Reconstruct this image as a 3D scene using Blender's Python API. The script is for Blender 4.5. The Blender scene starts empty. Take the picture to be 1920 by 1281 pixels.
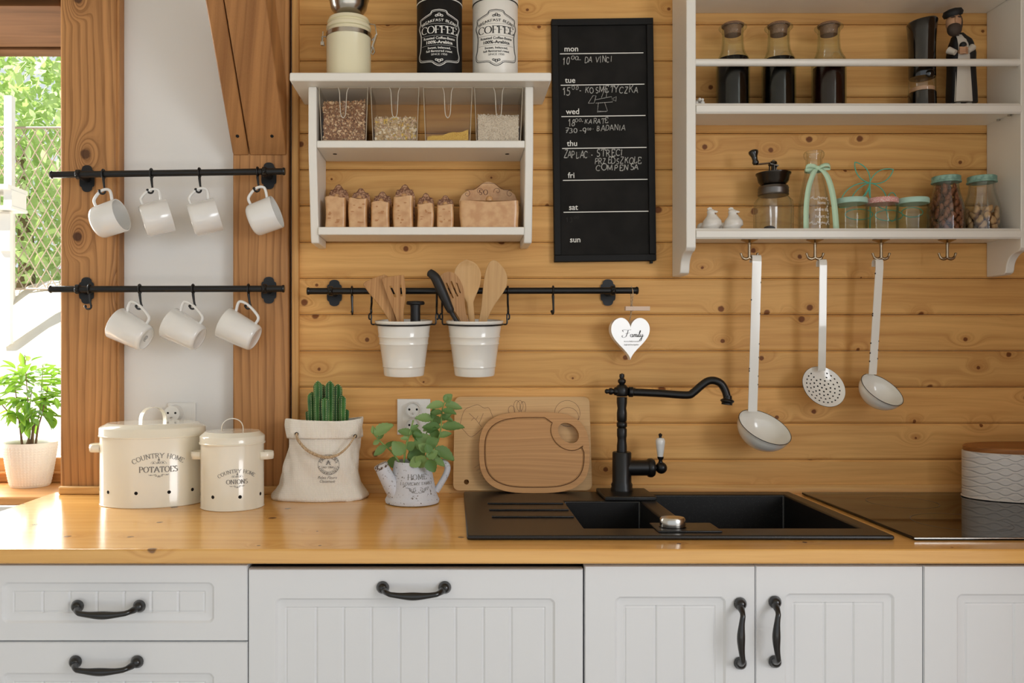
import bpy, math, random
from mathutils import Vector, Matrix
random.seed(7)
# ------------------------------------------------------------------ camera, world, lights
D, F, CX, CY, CZ = 2.074, 1569.0, 850.0, 660.0, 1.248   # wall distance, focal length in px, vanishing point, eye height
S = bpy.context.scene
COL = S.collection
cam_d = bpy.data.cameras.new('camera'); cam = bpy.data.objects.new('camera', cam_d); COL.objects.link(cam)
cam.location = (0, -D, CZ); cam.rotation_euler = (math.pi/2, 0, 0)
cam_d.sensor_width = 36; cam_d.lens = F/1920*36
cam_d.shift_x = (960-CX)/1920; cam_d.shift_y = (CY-640.5)/1920
cam_d.clip_start = 0.05
S.camera = cam
w = bpy.data.worlds.new('daylight'); S.world = w; w.use_nodes = True
bg = w.node_tree.nodes['Background']; bg.inputs[0].default_value = (0.90, 0.96, 1.03, 1); bg.inputs[1].default_value = 0.94
def lamp(name, typ, loc, target, energy, color=(1,1,1), **kw):
    l = bpy.data.lights.new(name, typ); o = bpy.data.objects.new(name, l); COL.objects.link(o)
    o.location = loc; o.rotation_euler = (Vector(target)-Vector(loc)).to_track_quat('-Z', 'Y').to_euler()
    l.energy = energy; l.color = color
    for k, v in kw.items(): setattr(l, k, v)
    return o
lamp('sun', 'SUN', (-5, -4, 8), (0.3, -.4, 0), 13.0, (1, .97, .91), angle=0.02)
lamp('kitchen_window_light', 'AREA', (2.3, -3.0, 1.75), (-0.6, 0, 1.0), 30, (.97, .99, 1.02), shape='RECTANGLE', size=1.1, size_y=1.2)
lamp('garden_window_light', 'AREA', (-1.6, 0.36, 1.5), (-0.5, -0.9, 0.95), 46, (1, 1, .97), shape='RECTANGLE', size=1.0, size_y=1.1)
vs = S.view_settings; vs.view_transform = 'Standard'; vs.look = 'None'; vs.gamma = 1; vs.exposure = 0.0; vs.use_curve_mapping = False
S.cycles.use_denoising = True
S.cycles.max_bounces = 10; S.cycles.transparent_max_bounces = 24; S.cycles.caustics_reflective = False; S.cycles.caustics_refractive = False
S.cycles.sample_clamp_indirect = 6.0

# ------------------------------------------------------------------ helpers
pi = math.pi
def k(d): return (D-d)/F
def at(px, py, d): return Vector(((px-CX)*k(d), -d, CZ-(py-CY)*k(d)))
def X(px, d): return (px-CX)*k(d)
def Z(py, d): return CZ-(py-CY)*k(d)
def R(a): return math.radians(a)
def lin(c): return tuple(((x/255)/12.92 if x/255 <= .04045 else ((x/255+.055)/1.055)**2.4) for x in c)
def T(x=0, y=0, z=0): return Matrix.Translation((x, y, z))
def RX(a): return Matrix.Rotation(R(a), 4, 'X')
def RY(a): return Matrix.Rotation(R(a), 4, 'Y')
def RZ(a): return Matrix.Rotation(R(a), 4, 'Z')
def SC(x, y, z): return Matrix.Diagonal((x, y, z, 1))
def arc(cx, cy, rx, ry, a0, a1, n=12):
    return [(cx+rx*math.cos(R(a0+(a1-a0)*i/n)), cy+ry*math.sin(R(a0+(a1-a0)*i/n))) for i in range(n+1)]
def frame(zdir, xdir):
    z = Vector(zdir).normalized(); x = Vector(xdir); x = (x-z*x.dot(z)).normalized(); y = z.cross(x)
    return Matrix((x, y, z)).transposed().to_4x4()
def spline(pts, n=6):
    pts = [Vector(p) for p in pts]; out = []
    for i in range(len(pts)-1):
        p0 = pts[max(i-1, 0)]; p1 = pts[i]; p2 = pts[i+1]; p3 = pts[min(i+2, len(pts)-1)]
        for j in range(n):
            t = j/n
            out.append(.5*((2*p1)+(p2-p0)*t+(2*p0-5*p1+4*p2-p3)*t*t+(3*p1-p0-3*p2+p3)*t**3))
    out.append(pts[-1]); return out
class MB:
    def __init__(s): s.v = []; s.f = []
    def add(s, vs, fs, M=None):
        o = len(s.v)
        s.v += [tuple(M @ Vector(p)) if M else tuple(p) for p in vs]
        s.f += [tuple(i+o for i in f) for f in fs]; return s
    def box(s, x0, x1, y0, y1, z0, z1, M=None):
        vs = [(x, y, z) for x in (x0, x1) for y in (y0, y1) for z in (z0, z1)]
        return s.add(vs, [(0,1,3,2),(4,6,7,5),(0,4,5,1),(2,3,7,6),(0,2,6,4),(1,5,7,3)], M)
    def lathe(s, prof, n=32, M=None, fn=None):
        vs = []; rows = []
        for r, z in prof:
            if r < 1e-6: rows.append([len(vs)]*n); vs.append((0, 0, z))
            else:
                rows.append(list(range(len(vs), len(vs)+n)))
                vs += [(r*math.cos(2*pi*i/n), r*math.sin(2*pi*i/n), z) for i in range(n)]
        if fn: vs = [fn(p) for p in vs]
        fs = []
        for a, b in zip(rows, rows[1:]):
            for i in range(n):
                q = [a[i], a[(i+1)%n], b[(i+1)%n], b[i]]; u = []
                for x in q:
                    if x not in u: u.append(x)
                if len(u) > 2: fs.append(tuple(u))
        return s.add(vs, fs, M)
    def tube(s, path, r, n=8, M=None, caps=True, closed=False, flat=1.0):
        P = [Vector(p) for p in path]; m = len(P)
        rr = r if isinstance(r, (list, tuple)) else [r]*m
        vs = []; up = None
        for i in range(m):
            t = (P[(i+1) % m]-P[i-1]) if closed else (P[min(i+1, m-1)]-P[max(i-1, 0)])
            t.normalize()
            if up is None:
                up = Vector((0, 0, 1)) if abs(t.z) < .9 else Vector((0, 1, 0))
            b = t.cross(up).normalized(); up = b.cross(t).normalized()
            for j in range(n):
                a = 2*pi*j/n
                vs.append(P[i]+b*(math.cos(a)*rr[i])+up*(math.sin(a)*rr[i]*flat))
        fs = []
        for i in range(m if closed else m-1):
            for j in range(n):
                a = i*n+j; b2 = i*n+(j+1) % n; c = ((i+1) % m)*n+(j+1) % n; d = ((i+1) % m)*n+j
                fs.append((a, b2, c, d))
        if caps and not closed: fs += [tuple(range(n-1, -1, -1)), tuple(range((m-1)*n, m*n))]
        return s.add(vs, fs, M)
    def prism(s, poly, y0, y1, M=None, holes=()):
        # polygon in x,z extruded along y; holes are joined to the outline by a slit
        loops = [list(poly)]+[list(h) for h in holes]
        vs = []; fs = []; idx = []
        for lp in loops:
            n = len(lp); a = len(vs); vs += [(p[0], y0, p[1]) for p in lp]; b = len(vs); vs += [(p[0], y1, p[1]) for p in lp]
            idx.append((list(range(a, a+n)), list(range(b, b+n))))
            for i in range(n): fs.append((a+i, a+(i+1) % n, b+(i+1) % n, b+i))
        for side in (0, 1):
            ring = idx[0][side][:]; pts = loops[0][:]
            for h in range(1, len(loops)):
                hp = loops[h]; hi = idx[h][side]
                best = min(((pts[i][0]-hp[j][0])**2+(pts[i][1]-hp[j][1])**2, i, j) for i in range(len(pts)) for j in range(len(hp)))
                _, i, j = best
                hr = hi[j:]+hi[:j+1]; hq = hp[j:]+hp[:j+1]
                o = sum(p[0]*q[1]-q[0]*p[1] for p, q in zip(poly, poly[1:]+poly[:1])); oh = sum(p[0]*q[1]-q[0]*p[1] for p, q in zip(hp, hp[1:]+hp[:1]))
                if o*oh > 0: hr = hr[::-1]; hq = hq[::-1]
                ring = ring[:i+1]+hr+ring[i:]; pts = pts[:i+1]+hq+pts[i:]
            if len(loops) > 1:
                from mathutils.geometry import tessellate_polygon
                tris = tessellate_polygon([[Vector((p[0], p[1], 0)) for p in lp] for lp in loops])
                flat_i = [q for l in idx for q in l[side]]
                fs += [tuple(flat_i[q] for q in t) for t in tris]
            else: fs.append(tuple(ring))
        return s.add(vs, fs, M)
    def ball(s, c, r, M=None, n=16, m=10, sc=(1, 1, 1)):
        vs = [(0, 0, -1)]
        for i in range(1, m):
            a = -pi/2+pi*i/m
            vs += [(math.cos(a)*math.cos(2*pi*j/n), math.cos(a)*math.sin(2*pi*j/n), math.sin(a)) for j in range(n)]
        vs.append((0, 0, 1)); fs = []
        for j in range(n): fs.append((0, 1+(j+1) % n, 1+j)); fs.append((len(vs)-1, 1+(m-2)*n+j, 1+(m-2)*n+(j+1) % n))
        for i in range(m-2):
            for j in range(n): fs.append((1+i*n+j, 1+i*n+(j+1) % n, 1+(i+1)*n+(j+1) % n, 1+(i+1)*n+j))
        vs = [(c[0]+v[0]*r*sc[0], c[1]+v[1]*r*sc[1], c[2]+v[2]*r*sc[2]) for v in vs]
        return s.add(vs, fs, M)
    def grid(s, fn, nu, nv, closed_u=False, M=None):
        cols = nu if closed_u else nu+1
        vs = [fn(i/nu, j/nv) for j in range(nv+1) for i in range(cols)]
        fs = []
        for j in range(nv):
            for i in range(nu):
                a = j*cols+i; b = j*cols+(i+1) % cols
                fs.append((a, b, b+cols, a+cols))
        return s.add(vs, fs, M)
    def cells(s, xs, ys, hfun, z0, M=None):
        # stepped plate: every cell has a top height (None = open hole); side walls are made where heights differ
        vs = {}; V = []
        def vid(x, y, z):
            q = (round(x, 5), round(y, 5), round(z, 5))
            if q not in vs: vs[q] = len(V); V.append((x, y, z))
            return vs[q]
        nx, ny = len(xs)-1, len(ys)-1; fs = []
        H = [[hfun((xs[i]+xs[i+1])/2, (ys[j]+ys[j+1])/2) for j in range(ny)] for i in range(nx)]
        def g(i, j): return H[i][j] if 0 <= i < nx and 0 <= j < ny else None
        for i in range(nx):
            for j in range(ny):
                h = H[i][j]
                if h is None: continue
                x0, x1, y0, y1 = xs[i], xs[i+1], ys[j], ys[j+1]
                fs.append((vid(x0,y0,h), vid(x1,y0,h), vid(x1,y1,h), vid(x0,y1,h)))
                if h > z0: fs.append((vid(x0,y0,z0), vid(x0,y1,z0), vid(x1,y1,z0), vid(x1,y0,z0)))
                for (a, b, p, q) in ((i-1,j,(x0,y1),(x0,y0)), (i+1,j,(x1,y0),(x1,y1)), (i,j-1,(x0,y0),(x1,y0)), (i,j+1,(x1,y1),(x0,y1))):
                    o = g(a, b); lo = z0 if o is None else o
                    if lo < h-1e-6: fs.append((vid(p[0],p[1],lo), vid(q[0],q[1],lo), vid(q[0],q[1],h), vid(p[0],p[1],h)))
        return s.add(V, fs, M)
def mesh_ob(name, mb, mat, parent=None, smooth=35, bevel=0, seg=2, mesh=None):
    if mesh is None:
        me = bpy.data.meshes.new(name); me.from_pydata(mb.v, [], mb.f); me.update()
        if smooth:
            me.polygons.foreach_set('use_smooth', [True]*len(me.polygons)); me.set_sharp_from_angle(angle=R(smooth))
        me.materials.append(mat)
    else: me = mesh
    o = bpy.data.objects.new(name, me); COL.objects.link(o)
    if parent: o.parent = parent
    if bevel:
        m = o.modifiers.new('bevel', 'BEVEL'); m.width = bevel; m.segments = seg; m.limit_method = 'ANGLE'; m.angle_limit = R(40); m.harden_normals = False
    return o
def recalc(o):
    import bmesh
    bm = bmesh.new(); bm.from_mesh(o.data); bmesh.ops.recalc_face_normals(bm, faces=bm.faces[:]); bm.to_mesh(o.data); bm.free(); return o
def tag(o, label, cat, group=None, kind=None):
    o['label'] = label; o['category'] = cat
    if group: o['group'] = group
    if kind: o['kind'] = kind
    return o
def thing(name, label, cat, loc=(0, 0, 0), group=None, rot=None):
    o = bpy.data.objects.new(name, None); COL.objects.link(o); o.location = loc; o.empty_display_size = .02
    if rot is not None: o.rotation_euler = rot
    return tag(o, label, cat, group)
def struct(o): o['kind'] = 'structure'; return o
def stuff(o): o['kind'] = 'stuff'; return o

# ------------------------------------------------------------------ materials
class G:
    def __init__(s, name):
        s.m = bpy.data.materials.new(name); s.m.use_nodes = True; s.t = s.m.node_tree
        s.b = s.t.nodes['Principled BSDF']; s.out = s.t.nodes['Material Output']
    def n(s, typ, **kw):
        o = s.t.nodes.new(typ)
        for a, b in kw.items(): setattr(o, a, b)
        return o
    def put(s, sock, v):
        if isinstance(v, bpy.types.NodeSocket): s.t.links.new(v, sock)
        elif v is not None: sock.default_value = v
    def math(s, op, a, b=None, c=None):
        o = s.n('ShaderNodeMath', operation=op)
        s.put(o.inputs[0], a); s.put(o.inputs[1], b)
        if c is not None: s.put(o.inputs[2], c)
        return o.outputs[0]
    def comb(s, x, y, z):
        o = s.n('ShaderNodeCombineXYZ'); s.put(o.inputs[0], x); s.put(o.inputs[1], y); s.put(o.inputs[2], z); return o.outputs[0]
    def obj(s):
        o = s.n('ShaderNodeTexCoord'); q = s.n('ShaderNodeSeparateXYZ'); s.put(q.inputs[0], o.outputs['Object']); return q.outputs[0], q.outputs[1], q.outputs[2], o.outputs['Object']
    def noise(s, vec, scale=1, detail=2, rough=.5):
        o = s.n('ShaderNodeTexNoise'); s.put(o.inputs['Vector'], vec); o.inputs['Scale'].default_value = scale; o.inputs['Detail'].default_value = detail; o.inputs['Roughness'].default_value = rough
        return o.outputs[0]
    def mixc(s, f, a, b, bt='MIX'):
        o = s.n('ShaderNodeMix', data_type='RGBA', blend_type=bt); s.put(o.inputs[0], f); s.put(o.inputs[6], a); s.put(o.inputs[7], b); return o.outputs[2]
    def step(s, v, a, b):
        o = s.n('ShaderNodeMapRange', interpolation_type='SMOOTHSTEP'); s.put(o.inputs[0], v); s.put(o.inputs[1], a); s.put(o.inputs[2], b); return o.outputs[0]
    def bump(s, h, strength=.2, dist=.002):
        o = s.n('ShaderNodeBump'); s.put(o.inputs['Height'], h); o.inputs['Strength'].default_value = strength; o.inputs['Distance'].default_value = dist
        s.put(s.b.inputs['Normal'], o.outputs[0])
    def set(s, **kw):
        for a, v in kw.items(): s.put(s.b.inputs[a.replace('_', ' ')], v)
        return s
def rgba(c): return lin(c)+(1,)
def P(name, c, rough=.5, metal=0, coat=0, spec=.5, noise=0, nscale=60, bump=0, bscale=300, c2=None, sss=0):
    g = G(name); col = rgba(c)
    if noise or c2 or bump: ob = g.obj()[3]
    if c2:
        f = g.step(g.noise(ob, nscale, 3), .5-noise, .5+noise); g.set(Base_Color=g.mixc(f, col, rgba(c2)))
    else: g.set(Base_Color=col)
    g.set(Roughness=rough, Metallic=metal, Coat_Weight=coat, Specular_IOR_Level=spec)
    if coat: g.set(Coat_Roughness=.06)
    if bump: g.bump(g.noise(ob, bscale, 3), bump, .001)
    return g.m
def wood(name, c1, c2, ck, axis='X', ring=45, knots=.3, kscale=8, ksize=.07, amp=2.2, rough=.5, coat=0, var=.12, bump=.12, saw=.5, streak=.6, fine=.25, tilt=.35, spec=.3):
    g = G(name); x, y, z, _ = g.obj()
    a, b, c = {'X': (x, z, y), 'Y': (y, x, z), 'Z': (z, x, y)}[axis]
    rn = g.n('ShaderNodeObjectInfo').outputs['Random']
    u = g.math('ADD', a, g.math('MULTIPLY', rn, 19.0)); v = g.math('ADD', g.math('ADD', b, g.math('MULTIPLY', c, tilt)), g.math('MULTIPLY', rn, 7.3))
    wp = g.noise(g.comb(g.math('MULTIPLY', u, 1.3), g.math('MULTIPLY', v, 6.0), 0), 1, 2)
    v2 = g.math('ADD', v, g.math('MULTIPLY', g.math('SUBTRACT', wp, .5), .05))
    vo = g.n('ShaderNodeTexVoronoi', voronoi_dimensions='2D'); g.put(vo.inputs['Vector'], g.comb(u, v, 0)); vo.inputs['Scale'].default_value = kscale
    sc = g.n('ShaderNodeSeparateColor'); g.put(sc.inputs[0], vo.outputs['Color'])
    ps = g.n('ShaderNodeSeparateXYZ'); g.put(ps.inputs[0], vo.outputs['Position'])
    sel = g.math('LESS_THAN', sc.outputs[0], knots)
    du = g.math('MULTIPLY', g.math('SUBTRACT', u, ps.outputs[0]), kscale); dv = g.math('MULTIPLY', g.math('SUBTRACT', v, ps.outputs[1]), kscale)
    q = g.math('ADD', g.math('MULTIPLY', g.math('MULTIPLY', du, du), 18.0), g.math('MULTIPLY', g.math('MULTIPLY', dv, dv), 55.0))
    ve = g.n('ShaderNodeTexVoronoi', voronoi_dimensions='2D', feature='DISTANCE_TO_EDGE'); g.put(ve.inputs['Vector'], g.comb(u, v, 0)); ve.inputs['Scale'].default_value = kscale
    infl = g.math('MULTIPLY', g.math('MULTIPLY', sel, g.step(ve.outputs['Distance'], 0.0, .16)), g.math('POWER', 2.718, g.math('MULTIPLY', q, -1.0)))
    t = g.math('ADD', g.math('MULTIPLY', v2, ring), g.math('MULTIPLY', infl, amp))
    st = g.noise(g.comb(g.math('MULTIPLY', u, 1.6), t, 0), 1, 4, .6)
    sw = g.math('FRACT', g.math('ADD', g.math('MULTIPLY', t, 1.1), g.math('MULTIPLY', st, 1.5)))
    sw = g.math('MULTIPLY', g.math('POWER', sw, 2.2), g.step(sw, 1.0, .85))
    fi = g.noise(g.comb(g.math('MULTIPLY', u, 14.0), g.math('MULTIPLY', v, 420.0), g.math('MULTIPLY', c, 420.0)), 1, 2)
    f = g.math('ADD', g.math('MULTIPLY', g.step(st, .3, .72), streak), g.math('MULTIPLY', sw, saw))
    f = g.math('ADD', f, g.math('MULTIPLY', g.math('SUBTRACT', fi, .5), fine))
    f = g.math('ADD', f, g.math('MULTIPLY', infl, .25)); f = g.math('MINIMUM', g.math('MAXIMUM', f, 0.0), 1.0)
    col = g.mixc(f, rgba(c1), rgba(c2))
    kd = vo.outputs['Distance']; ks = g.math('MULTIPLY', g.math('ADD', sc.outputs[1], .35), ksize)
    kn = g.math('ADD', kd, g.math('MULTIPLY', g.math('SUBTRACT', g.noise(g.comb(u, v, 0), 90, 2), .5), .03))
    km = g.math('MULTIPLY', sel, g.step(kn, ks, g.math('MULTIPLY', ks, .6)))
    col = g.mixc(g.math('MULTIPLY', km, .85), col, rgba(ck))
    br = g.math('ADD', 1-var/2, g.math('MULTIPLY', rn, var))
    big = g.math('ADD', .93, g.math('MULTIPLY', g.noise(g.comb(g.math('MULTIPLY', u, 2.0), g.math('MULTIPLY', v, 9.0), 3.0), 1, 2), .14))
    br = g.math('MULTIPLY', br, big)
    col = g.mixc(1.0, col, g.comb(br, br, br), 'MULTIPLY')
    g.set(Base_Color=col, Roughness=rough, Coat_Weight=coat, Specular_IOR_Level=spec)
    if coat: g.set(Coat_Roughness=.12)
    if bump: g.bump(g.math('ADD', g.math('MULTIPLY', f, -.6), g.math('MULTIPLY', fi, .5)), bump, .001)
    return g.m
def thin_glass(name, tint=(.975, .985, .98), edge=(.7, .75, .72), refl=1.0, rough=.01):
    g = G(name); t = g.t; t.nodes.remove(g.b)
    lw = g.n('ShaderNodeLayerWeight'); lw.inputs[0].default_value = .5
    fc = lw.outputs['Facing']; f5 = g.math('MULTIPLY', g.math('ADD', .045, g.math('MULTIPLY', g.math('POWER', fc, 4.0), .9)), refl)
    tr = g.n('ShaderNodeBsdfTransparent'); g.put(tr.inputs[0], g.mixc(g.math('POWER', fc, 3.0), tint+(1,), edge+(1,)))
    gl = g.n('ShaderNodeBsdfGlossy'); gl.inputs['Roughness'].default_value = rough
    mx = g.n('ShaderNodeMixShader'); g.put(mx.inputs[0], f5); g.put(mx.inputs[1], tr.outputs[0]); g.put(mx.inputs[2], gl.outputs[0])
    g.put(g.out.inputs[0], mx.outputs[0]); return g.m
def leafmat(name, c, c2, rough=.35, trans=.35):
    g = G(name); rn = g.n('ShaderNodeObjectInfo').outputs['Random']
    pr = g.n('ShaderNodeNewGeometry').outputs['Random Per Island']
    f = g.math('FRACT', g.math('ADD', rn, g.math('MULTIPLY', pr, 1.7)))
    col = g.mixc(f, rgba(c), rgba(c2)); g.set(Base_Color=col, Roughness=rough)
    tl = g.n('ShaderNodeBsdfTranslucent'); g.put(tl.inputs[0], g.mixc(.5, col, rgba((170, 200, 60))))
    mx = g.n('ShaderNodeMixShader'); mx.inputs[0].default_value = trans
    g.put(mx.inputs[1], g.b.outputs[0]); g.put(mx.inputs[2], tl.outputs[0]); g.put(g.out.inputs[0], mx.outputs[0]); return g.m
def islands(name, cols, rough=.6):
    g = G(name); pr = g.n('ShaderNodeNewGeometry').outputs['Random Per Island']
    r = g.n('ShaderNodeValToRGB'); e = r.color_ramp; e.interpolation = 'CONSTANT'
    for i, c in enumerate(cols):
        if i < 2: el = e.elements[i]; el.position = i/len(cols)
        else: el = e.elements.new(i/len(cols))
        el.color = rgba(c)
    g.put(r.inputs[0], pr); g.set(Base_Color=r.outputs[0], Roughness=rough); return g.m
def speckle(name, c, cs, scale, thr, rough, bump=0, coat=0):
    g = G(name); ob = g.obj()[3]
    f = g.step(g.noise(ob, scale, 2, .6), thr, thr+.04); g.set(Base_Color=g.mixc(f, rgba(c), rgba(cs)), Roughness=rough, Coat_Weight=coat)
    if bump: g.bump(g.noise(ob, scale*2, 2), bump, .0006)
    return g.m
M = {}
M['plank'] = wood('pine_plank', (236, 185, 114), (200, 142, 78), (104, 46, 18), 'X', ring=34, knots=.5, rough=.5, saw=.3, streak=.6, spec=.22, var=.18)
M['plank_trim'] = wood('pine_trim', (230, 188, 126), (204, 152, 90), (120, 66, 34), 'X', ring=60, knots=.1, rough=.45)
M['plank_trimz'] = wood('pine_trim_upright', (212, 164, 100), (182, 130, 74), (120, 66, 34), 'Z', ring=60, knots=.1, rough=.45)
M['post'] = wood('stained_post', (200, 146, 92), (132, 88, 50), (70, 42, 26), 'Z', ring=46, knots=.3, kscale=5.5, ksize=.075, amp=4.5, rough=.5, saw=.75, streak=.35, bump=.35, tilt=.15)
M['brace'] = wood('stained_brace', (182, 130, 80), (130, 86, 50), (70, 42, 26), 'Z', ring=40, knots=.12, kscale=6, rough=.5, saw=.3, streak=.6, bump=.4)
M['darkx'] = wood('stained_frame', (92, 62, 38), (66, 43, 25), (50, 30, 18), 'X', ring=40, knots=.1, rough=.9, spec=.05)
M['sill'] = wood('window_sill_pine', (214, 158, 96), (180, 122, 66), (110, 60, 30), 'X', ring=30, knots=.1, rough=.4, coat=.2)
M['counter'] = wood('worktop_pine', (232, 180, 104), (202, 142, 70), (96, 60, 34), 'X', ring=30, knots=.6, kscale=8, ksize=.06, amp=1.6, rough=.22, coat=.3, saw=.3, streak=.45, bump=.04, var=.02, tilt=.9, spec=.4)
M['bamboo'] = wood('bamboo', (222, 182, 128), (194, 148, 98), (116, 74, 44), 'X', ring=170, knots=0, kscale=7, ksize=.04, amp=.6, rough=.5, saw=.15, streak=.5, bump=.05)
M['bamboo2'] = wood('bamboo_worn', (206, 156, 102), (166, 116, 70), (94, 56, 34), 'X', ring=170, knots=.1, kscale=9, ksize=.05, amp=.6, rough=.5, saw=.15, streak=.5, bump=.05)
M['lidwood'] = wood('lid_wood', (176, 116, 60), (130, 78, 38), (80, 44, 22), 'X', ring=60, knots=.1, rough=.4)
M['beech'] = wood('beech_spoon', (214, 174, 122), (186, 140, 90), (150, 100, 60), 'Z', ring=90, knots=.06, kscale=14, rough=.55, saw=.2, streak=.4, bump=.05)
M['beech2'] = wood('oak_spatula', (196, 150, 98), (150, 102, 60), (110, 70, 40), 'Z', ring=140, knots=.05, kscale=14, rough=.55, saw=.3, streak=.6, bump=.1)
M['grv'] = P('groove_shade', (120, 82, 50), .6)  # shade of the recessed juice groove, painted as a dark tone
M['peg'] = P('pale_peg_wood', (226, 200, 178), .6)
M['plaster'] = P('white_plaster', (233, 231, 227), .8, bump=.12, bscale=120)
M['wallr'] = P('right_wall_wood', (170, 122, 74), .7)
M['ceil'] = P('ceiling_paint', (214, 204, 186), .8)
M['floor'] = P('pale_floor_tile', (196, 192, 186), .5, c2=(184, 179, 172), noise=.2, nscale=6)
M['cab'] = P('cabinet_white', (226, 227, 228), .32, coat=.1)
M['shelfw'] = P('shelf_white_paint', (236, 232, 222), .4, coat=.08)
M['void'] = P('dark_gap', (26, 20, 16), .8)
M['blackiron'] = P('black_iron', (14, 13, 13), .4, coat=.08, spec=.4)
M['blackpull'] = P('black_pull', (12, 11, 11), .28, coat=.4)
M['matteblack'] = P('matte_black_plastic', (24, 23, 23), .5)
M['porcelain'] = P('white_porcelain', (236, 235, 231), .16, coat=.6)
M['enamel'] = P('white_enamel', (236, 233, 224), .16, coat=.6)
M['cream'] = P('cream_enamel', (238, 232, 214), .16, coat=.6)
M['creamy'] = P('buttery_glaze', (236, 228, 194), .2, coat=.5)
M['plasticedge'] = P('plastic_edge', (190, 178, 156), .3)
M['chip'] = P('enamel_chip', (42, 40, 40), .6)
M['ink'] = P('grey_print', (128, 126, 122), .6)
M['inkb'] = P('black_print', (26, 25, 24), .6)
M['inkw'] = P('white_print', (232, 230, 222), .6)
M['chalk'] = P('chalk', (196, 194, 186), .9, c2=(136, 134, 128), noise=.25, nscale=400)
M['chalkfaint'] = P('chalk_smear', (44, 43, 40), .95)
M['board'] = P('chalkboard_black', (24, 23, 21), .8, spec=.2, c2=(34, 32, 30), noise=.2, nscale=14)
M['boardframe'] = P('black_frame', (19, 18, 17), .6, spec=.25)
M['hole'] = P('vent_hole_dark', (14, 12, 10), .9)  # flat discs painted with the shaded dark inside of a hole
M['steel'] = P('brushed_steel', (190, 186, 178), .22, metal=1)
M['nickel'] = P('antique_nickel', (168, 152, 128), .28, metal=1)
M['pewter'] = P('pewter', (108, 104, 100), .38, metal=1)
M['gunmetal'] = P('gunmetal', (62, 58, 54), .25, metal=1)
M['socket'] = P('socket_white', (238, 236, 230), .3)
M['glass'] = thin_glass('clear_glass')
M['glassg'] = thin_glass('greenish_glass', (.955, .975, .955), (.62, .69, .62), .55)
M['plastic'] = thin_glass('clear_plastic', (.975, .962, .94), (.86, .82, .76), .35, .1)
M['plasticrim'] = P('frosted_plastic_edge', (208, 199, 182), .3)
M['pane'] = thin_glass('window_glass', (.97, .98, .97), (.8, .85, .82), .6)
M['winedark'] = P('dark_syrup', (9, 7, 8), .1, spec=.12)
M['winered'] = P('dark_red_syrup', (30, 8, 8), .1, spec=.12)
M['cork'] = P('cork', (156, 118, 90), .9, c2=(112, 80, 58), noise=.2, nscale=700)
M['mint'] = P('mint_ribbon', (194, 224, 192), .6)
M['teal'] = P('turquoise_wire', (92, 190, 164), .4)
M['mintlid'] = P('pale_mint_lid', (176, 212, 196), .4)
M['agelid'] = P('worn_mint_lid', (146, 184, 168), .5, c2=(112, 150, 136), noise=.1, nscale=60)
M['pinklid'] = speckle('pink_speckled_lid', (216, 132, 126), (240, 214, 206), 700, .5, .5)
M['sinkblack'] = speckle('black_granite_composite', (23, 22, 22), (150, 148, 142), 900, .68, .36)
M['hob'] = P('hob_glass', (9, 8, 8), .04, spec=.22)
M['hobring'] = P('hob_marking', (96, 92, 88), .4)
M['terr'] = P('glazed_ceramic', (214, 170, 120), .35, coat=.3, c2=(196, 146, 96), noise=.2, nscale=50)
M['terrd'] = P('brown_glaze', (134, 84, 48), .4, c2=(196, 150, 110), noise=.15, nscale=220)
M['terrk'] = P('scroll_line', (92, 48, 26), .5)
M['terrs'] = P('glaze_spot', (184, 128, 78), .45)
M['linen'] = None
M['rope'] = P('jute_rope', (206, 182, 148), .85, c2=(170, 142, 108), noise=.15, nscale=300)
M['soil'] = P('soil', (46, 34, 26), .95, bump=.6, bscale=200)
M['cactus'] = P('cactus_green', (44, 94, 44), .5, c2=(80, 130, 60), noise=.25, nscale=30)
M['spine'] = P('cactus_spine', (206, 206, 160), .7)
M['can'] = speckle('whitewashed_zinc', (208, 211, 218), (112, 106, 100), 170, .64, .6, .3)
M['canrim'] = speckle('rusty_spout', (196, 194, 194), (92, 72, 58), 160, .5, .7, .3)
M['herb'] = leafmat('herb_leaf', (92, 132, 72), (140, 172, 108), .55, .2)
M['herbstem'] = P('herb_stem', (128, 158, 84), .5)
M['ficus'] = leafmat('ficus_leaf', (62, 118, 44), (128, 176, 70), .25, .45)
M['bark'] = P('thin_bark', (120, 92, 66), .8)
M['potw'] = P('white_knit_pot', (242, 236, 226), .55)
M['tree'] = leafmat('garden_leaf', (176, 204, 134), (232, 240, 204), .5, .45)
M['pale'] = P('pale_painted_wood', (232, 226, 220), .6)
M['wire'] = P('fence_wire', (170, 150, 130), .5)
M['stone'] = P('pale_stone', (226, 220, 208), .9, c2=(196, 188, 172), noise=.2, nscale=2.5, bump=.5, bscale=12)
M['grass'] = P('garden_ground', (150, 166, 110), .9)
M['millblack'] = P('gloss_black_plastic', (10, 10, 10), .12, coat=.5)
M['skin'] = P('carved_face_paint', (196, 150, 114), .6)
M['beard'] = P('carved_beard_paint', (66, 52, 42), .7)
M['coat'] = P('figurine_black_paint', (16, 15, 16), .6)
M['robe'] = P('figurine_white_paint', (206, 198, 184), .6)
M['bird'] = P('white_glaze_bird', (226, 221, 212), .3, coat=.3, c2=(236, 232, 224), noise=.2, nscale=60)
M['almond'] = P('almond_skin', (142, 84, 50), .6, c2=(106, 58, 34), noise=.2, nscale=120)
M['brazil'] = P('brazil_nut', (206, 164, 114), .55, c2=(104, 62, 36), noise=.12, nscale=34)
M['oats'] = islands('toasted_flakes', [(176, 132, 94), (206, 164, 122), (220, 186, 146), (150, 106, 72), (228, 202, 168)])
M['muesli'] = islands('muesli_flakes', [(226, 206, 170), (236, 222, 196), (204, 176, 136), (228, 196, 96), (216, 186, 160), (240, 230, 210)])
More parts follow.
